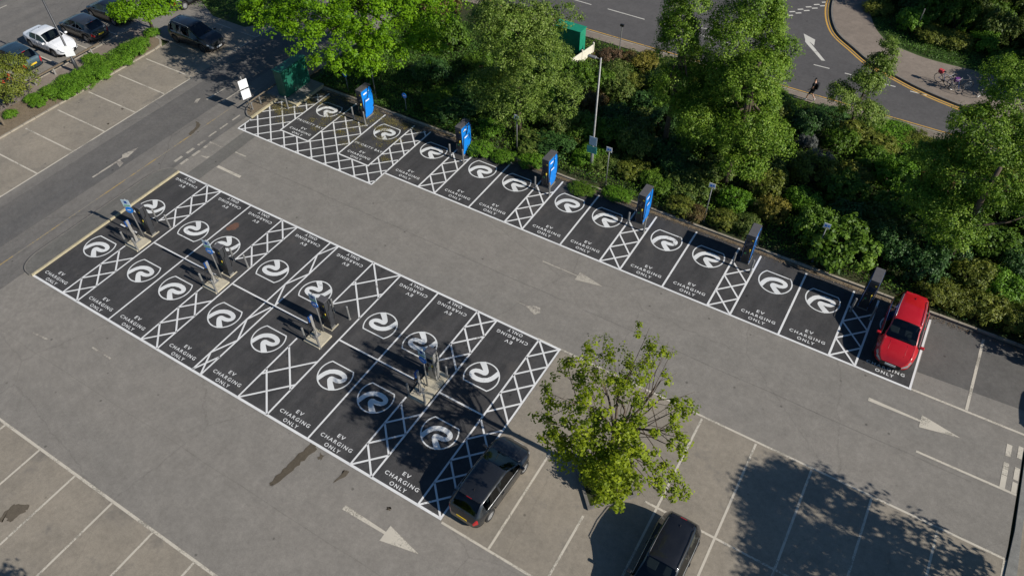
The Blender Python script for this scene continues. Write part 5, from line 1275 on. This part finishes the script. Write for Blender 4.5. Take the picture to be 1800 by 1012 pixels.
# moss and seed litter on the priority bays and along the kerb
def litter(n, seed, z, name, label, fn, kind, size=.045):
    rng = np.random.default_rng(seed); pts = []
    while len(pts) < n:
        x, y = fn(rng); pts.append((x, y, z+rng.random()*.012))
    c = np.array(pts); nz = rng.normal(size=(n, 3))*.25+np.array([0, 0, 1.]); nz /= np.linalg.norm(nz, axis=1, keepdims=True)
    o = leaves(name, c, nz, size*(.5+rng.random(n)), rng.random(n), kind, None, rng, .7); return tag(o, label, 'leaf litter', None, 'stuff')
MOSS = leaf_mat('moss_litter', (.10, .085, .025), (.20, .165, .05), (.30, .26, .09), .1)
cen = np.random.default_rng(9)
cl = [(cen.uniform(1.6, 10.5), 22-abs(cen.normal())*1.7) for _ in range(70)]+[(cen.uniform(-.1, 2.2), 18.2+cen.random()*1.2) for _ in range(14)]
def f1(r):
    a = cl[r.integers(len(cl))]; return a[0]+r.normal()*.22, min(a[1]+r.normal()*.17, 22.1)
litter(9000, 1, .024, 'moss_litter', 'yellow brown moss and seed litter on the priority bays', f1, MOSS)
litter(6000, 2, .02, 'kerb_litter', 'brown leaf litter gathered along the kerb of the row', lambda r: (r.uniform(2, 47), 22.15-abs(r.normal())*.16), leaf_mat('brown_litter', (.07, .045, .025), (.14, .10, .06), (.22, .16, .10), .05))
litter(2500, 3, .09, 'verge_litter', 'dry leaf litter on the left verge', lambda r: (r.uniform(-15.5, -13.1), r.uniform(0, 20)), leaf_mat('dry_litter', (.12, .09, .05), (.2, .15, .09), (.3, .24, .15), .05))

# ================================================================== PERSON
def skin_mesh(verts, edges, radii, name, mat, parent, sub=2, root=0):
    me = bpy.data.meshes.new(name); me.from_pydata(verts, edges, []); o = bpy.data.objects.new(name, me); COL.objects.link(o)
    md = o.modifiers.new('skin', 'SKIN'); md.use_smooth_shade = True
    sk = me.skin_vertices[0].data if me.skin_vertices else None
    if sk is None:
        bpy.context.view_layer.objects.active = o
    for i, r_ in enumerate(radii):
        me.skin_vertices[0].data[i].radius = (r_, r_) if not hasattr(r_, '__len__') else r_
    me.skin_vertices[0].data[root].use_root = True
    s2 = o.modifiers.new('sub', 'SUBSURF'); s2.levels = s2.render_levels = sub
    bpy.context.view_layer.update(); m2 = bpy.data.meshes.new_from_object(o.evaluated_get(bpy.context.evaluated_depsgraph_get()))
    bpy.data.objects.remove(o); m2.materials.clear(); m2.materials.append(mat); m2.polygons.foreach_set('use_smooth', [True]*len(m2.polygons))
    r = bpy.data.objects.new(name, m2); COL.objects.link(r); r.parent = parent; return r
pt = thing('person', 'person in black top and shorts with black backpack walking along the near pavement', 'person', (31.72, 37.98, .11), R(176))
# local frame: +x is the walking direction, +y left, z up
V = [(0, 0, .95), (0, 0, 1.12), (.01, 0, 1.30), (.0, 0, 1.45), (.03, 0, 1.52), (.05, 0, 1.60), (.05, 0, 1.72),
     (0, .09, .90), (.20, .10, .50), (.26, .10, .09), (.38, .10, .04),
     (0, -.09, .90), (-.02, -.10, .48), (-.30, -.10, .17), (-.20, -.10, .05),
     (0, .19, 1.42), (.03, .23, 1.15), (.20, .20, .95), (.25, .19, .90),
     (0, -.19, 1.42), (-.04, -.23, 1.15), (.10, -.21, .93), (.15, -.20, .88)]
Ed = [(0, 1), (1, 2), (2, 3), (3, 4), (4, 5), (5, 6), (0, 7), (7, 8), (8, 9), (9, 10), (0, 11), (11, 12), (12, 13), (13, 14), (3, 15), (15, 16), (16, 17), (17, 18), (3, 19), (19, 20), (20, 21), (21, 22)]
Rd = [(.14, .12), (.12, .10), (.14, .11), (.09, .07), .05, .085, .075, .085, .052, .036, .03, .085, .052, .036, .03, .05, .038, .028, .03, .05, .038, .028, .03]
for s, w_ in ((1, 18), (-1, 22)):
    for k in range(4):
        b_ = len(V); p = Vector(V[w_]); V += [tuple(p+Vector((.045, (k-1.5)*.018, 0))), tuple(p+Vector((.085-abs(k-1.5)*.008, (k-1.5)*.02, -.02)))]
        Ed += [(w_, b_), (b_, b_+1)]; Rd += [.009, .008]
    b_ = len(V); p = Vector(V[w_]); V.append(tuple(p+Vector((.03, -s*.045, .01)))); Ed.append((w_, b_)); Rd.append(.01)
try:
    skin_mesh(V, Ed, Rd, 'body', M['skin'], pt)
    skin_mesh([V[0], V[1], V[2], V[3], V[15], tuple(Vector(V[15]).lerp(Vector(V[16]), .65)), V[19], tuple(Vector(V[19]).lerp(Vector(V[20]), .65)), (0, 0, .9)], [(0, 1), (1, 2), (2, 3), (3, 4), (4, 5), (3, 6), (6, 7), (0, 8)], [(.155, .135), (.14, .12), (.16, .13), (.10, .085), .07, .058, .07, .058, (.15, .13)], 't_shirt', M['cloth_black'], pt)
    skin_mesh([V[0], V[7], tuple(Vector(V[7]).lerp(Vector(V[8]), .85)), V[11], tuple(Vector(V[11]).lerp(Vector(V[12]), .85))], [(0, 1), (1, 2), (0, 3), (3, 4)], [(.15, .13), .105, .085, .105, .085], 'shorts', M['cloth_black'], pt)
    skin_mesh([tuple(Vector(V[8]).lerp(Vector(V[9]), .75)), V[9], (.40, .10, .03)], [(0, 1), (1, 2)], [.04, .05, .04], 'shoe', M['cloth_white'], pt, root=1)
    skin_mesh([tuple(Vector(V[12]).lerp(Vector(V[13]), .75)), V[13], (-.17, -.10, .03)], [(0, 1), (1, 2)], [.04, .05, .04], 'shoe', M['cloth_white'], pt, root=1)
    skin_mesh([(.0, 0, 1.66), (.03, 0, 1.74), (.07, 0, 1.77)], [(0, 1), (1, 2)], [.085, .085, .06], 'hair', M['hair'], pt)
    skin_mesh([(.14, 0, 1.655), (.165, 0, 1.64)], [(0, 1)], [.014, .012], 'nose', M['skin'], pt, 1)
except Exception as ex:
    print('person failed', ex)
bk = MB().box((-.22, 0, 1.24), (.17, .30, .44)).build('backpack', M['cloth_black'], pt, bevel=.05)
for s in (-1, 1): MB().tube([(-.14, s*.1, 1.42), (.02, s*.11, 1.48), (.13, s*.12, 1.35), (.10, s*.13, 1.15), (-.12, s*.12, 1.08)], .02, 5).build('strap', M['cloth_black'], bk)

# ================================================================== BICYCLES
def bicycle(label, loc, rot, frame, bag=None, lean=.08, bagname='pannier'):
    t = thing('bicycle', label, 'bicycle', loc, rot, 'bicycles parked on the far pavement'); t.rotation_euler = (lean, 0, rot)
    r = .33
    for x in (-.52, .52):
        n = 28; ty = MB().tube([(x+r*math.cos(a), 0, .34+r*math.sin(a)) for a in np.linspace(0, 2*math.pi, n+1)], .019, 6, cap=False).build('wheel', M['rubber'], t, smooth=True)
        sp_ = MB()
        for k in range(12):
            a = 2*math.pi*k/12; sp_.tube([(x, 0, .34), (x+r*math.cos(a), 0, .34+r*math.sin(a))], .003, 3)
        sp_.tube([(x+(r-.025)*math.cos(a), 0, .34+(r-.025)*math.sin(a)) for a in np.linspace(0, 2*math.pi, n+1)], .009, 4, cap=False)
        sp_.build('spokes', M['rim'], ty)
    bb, st, hd_, hl_, rw, fw_ = (-.08, 0, .30), (-.22, 0, .82), (.33, 0, .80), (.37, 0, .66), (-.52, 0, .34), (.52, 0, .34)
    fr = MB()
    for a, b in ((bb, st), (st, hd_), (bb, hl_), (hd_, hl_), (bb, rw), (st, rw)): fr.tube([a, b], .017, 6)
    fr.build('frame', frame, t)
    MB().tube([hl_, (.43, 0, .5), fw_], .014, 6).build('fork', frame, t)
    MB().tube([st, (-.25, 0, .93)], .013, 6).build('seat_post', M['rim'], t)
    MB().box((-.26, 0, .955), (.25, .13, .05), top=.7).build('saddle', M['black'], t, bevel=.015)
    hb = MB(); hb.tube([hd_, (.31, 0, .98)], .014, 6); hb.tube([(.22, -.28, 1.02), (.31, -.18, 1.0), (.31, .18, 1.0), (.22, .28, 1.02)], .012, 6); hb.build('handlebar', M['rim'], t)
    MB().tube([(-.08, -.05, .30), (-.08, .05, .30)], .085, 14).build('chainring', M['dark_metal'], t)
    for s in (-1, 1): MB().box((-.08+s*.15, s*.11, .30-s*.06), (.09, .08, .02)).build('pedal', M['black'], t)
    if bag:
        rk = MB().box((-.52, 0, .74), (.34, .12, .02)).build('rack', M['dark_metal'], t)
        MB().box((-.52, 0, .88), (.34, .24, .24)).build(bagname, bag, rk, bevel=.03)
    return t
z_ = .11
bicycle('silver bicycle with big red box on its rack, leftmost of the parked bikes', tuple(at(1657, 152))[:2]+(z_,), R(-25), M['bikeblue'], M['redbag'])
bicycle('blue framed bicycle in the middle of the parked bikes', tuple(at(1671, 160))[:2]+(z_,), R(-35), M['bikeblue'])
bicycle('dark bicycle with a purple bag, right of the blue framed one', tuple(at(1684, 160))[:2]+(z_,), R(35), M['dark_metal'], M['purple'])
bicycle('dark bicycle partly hidden by leaves, rightmost of the parked bikes', tuple(at(1726, 170))[:2]+(z_,), R(60), M['dark_metal'])
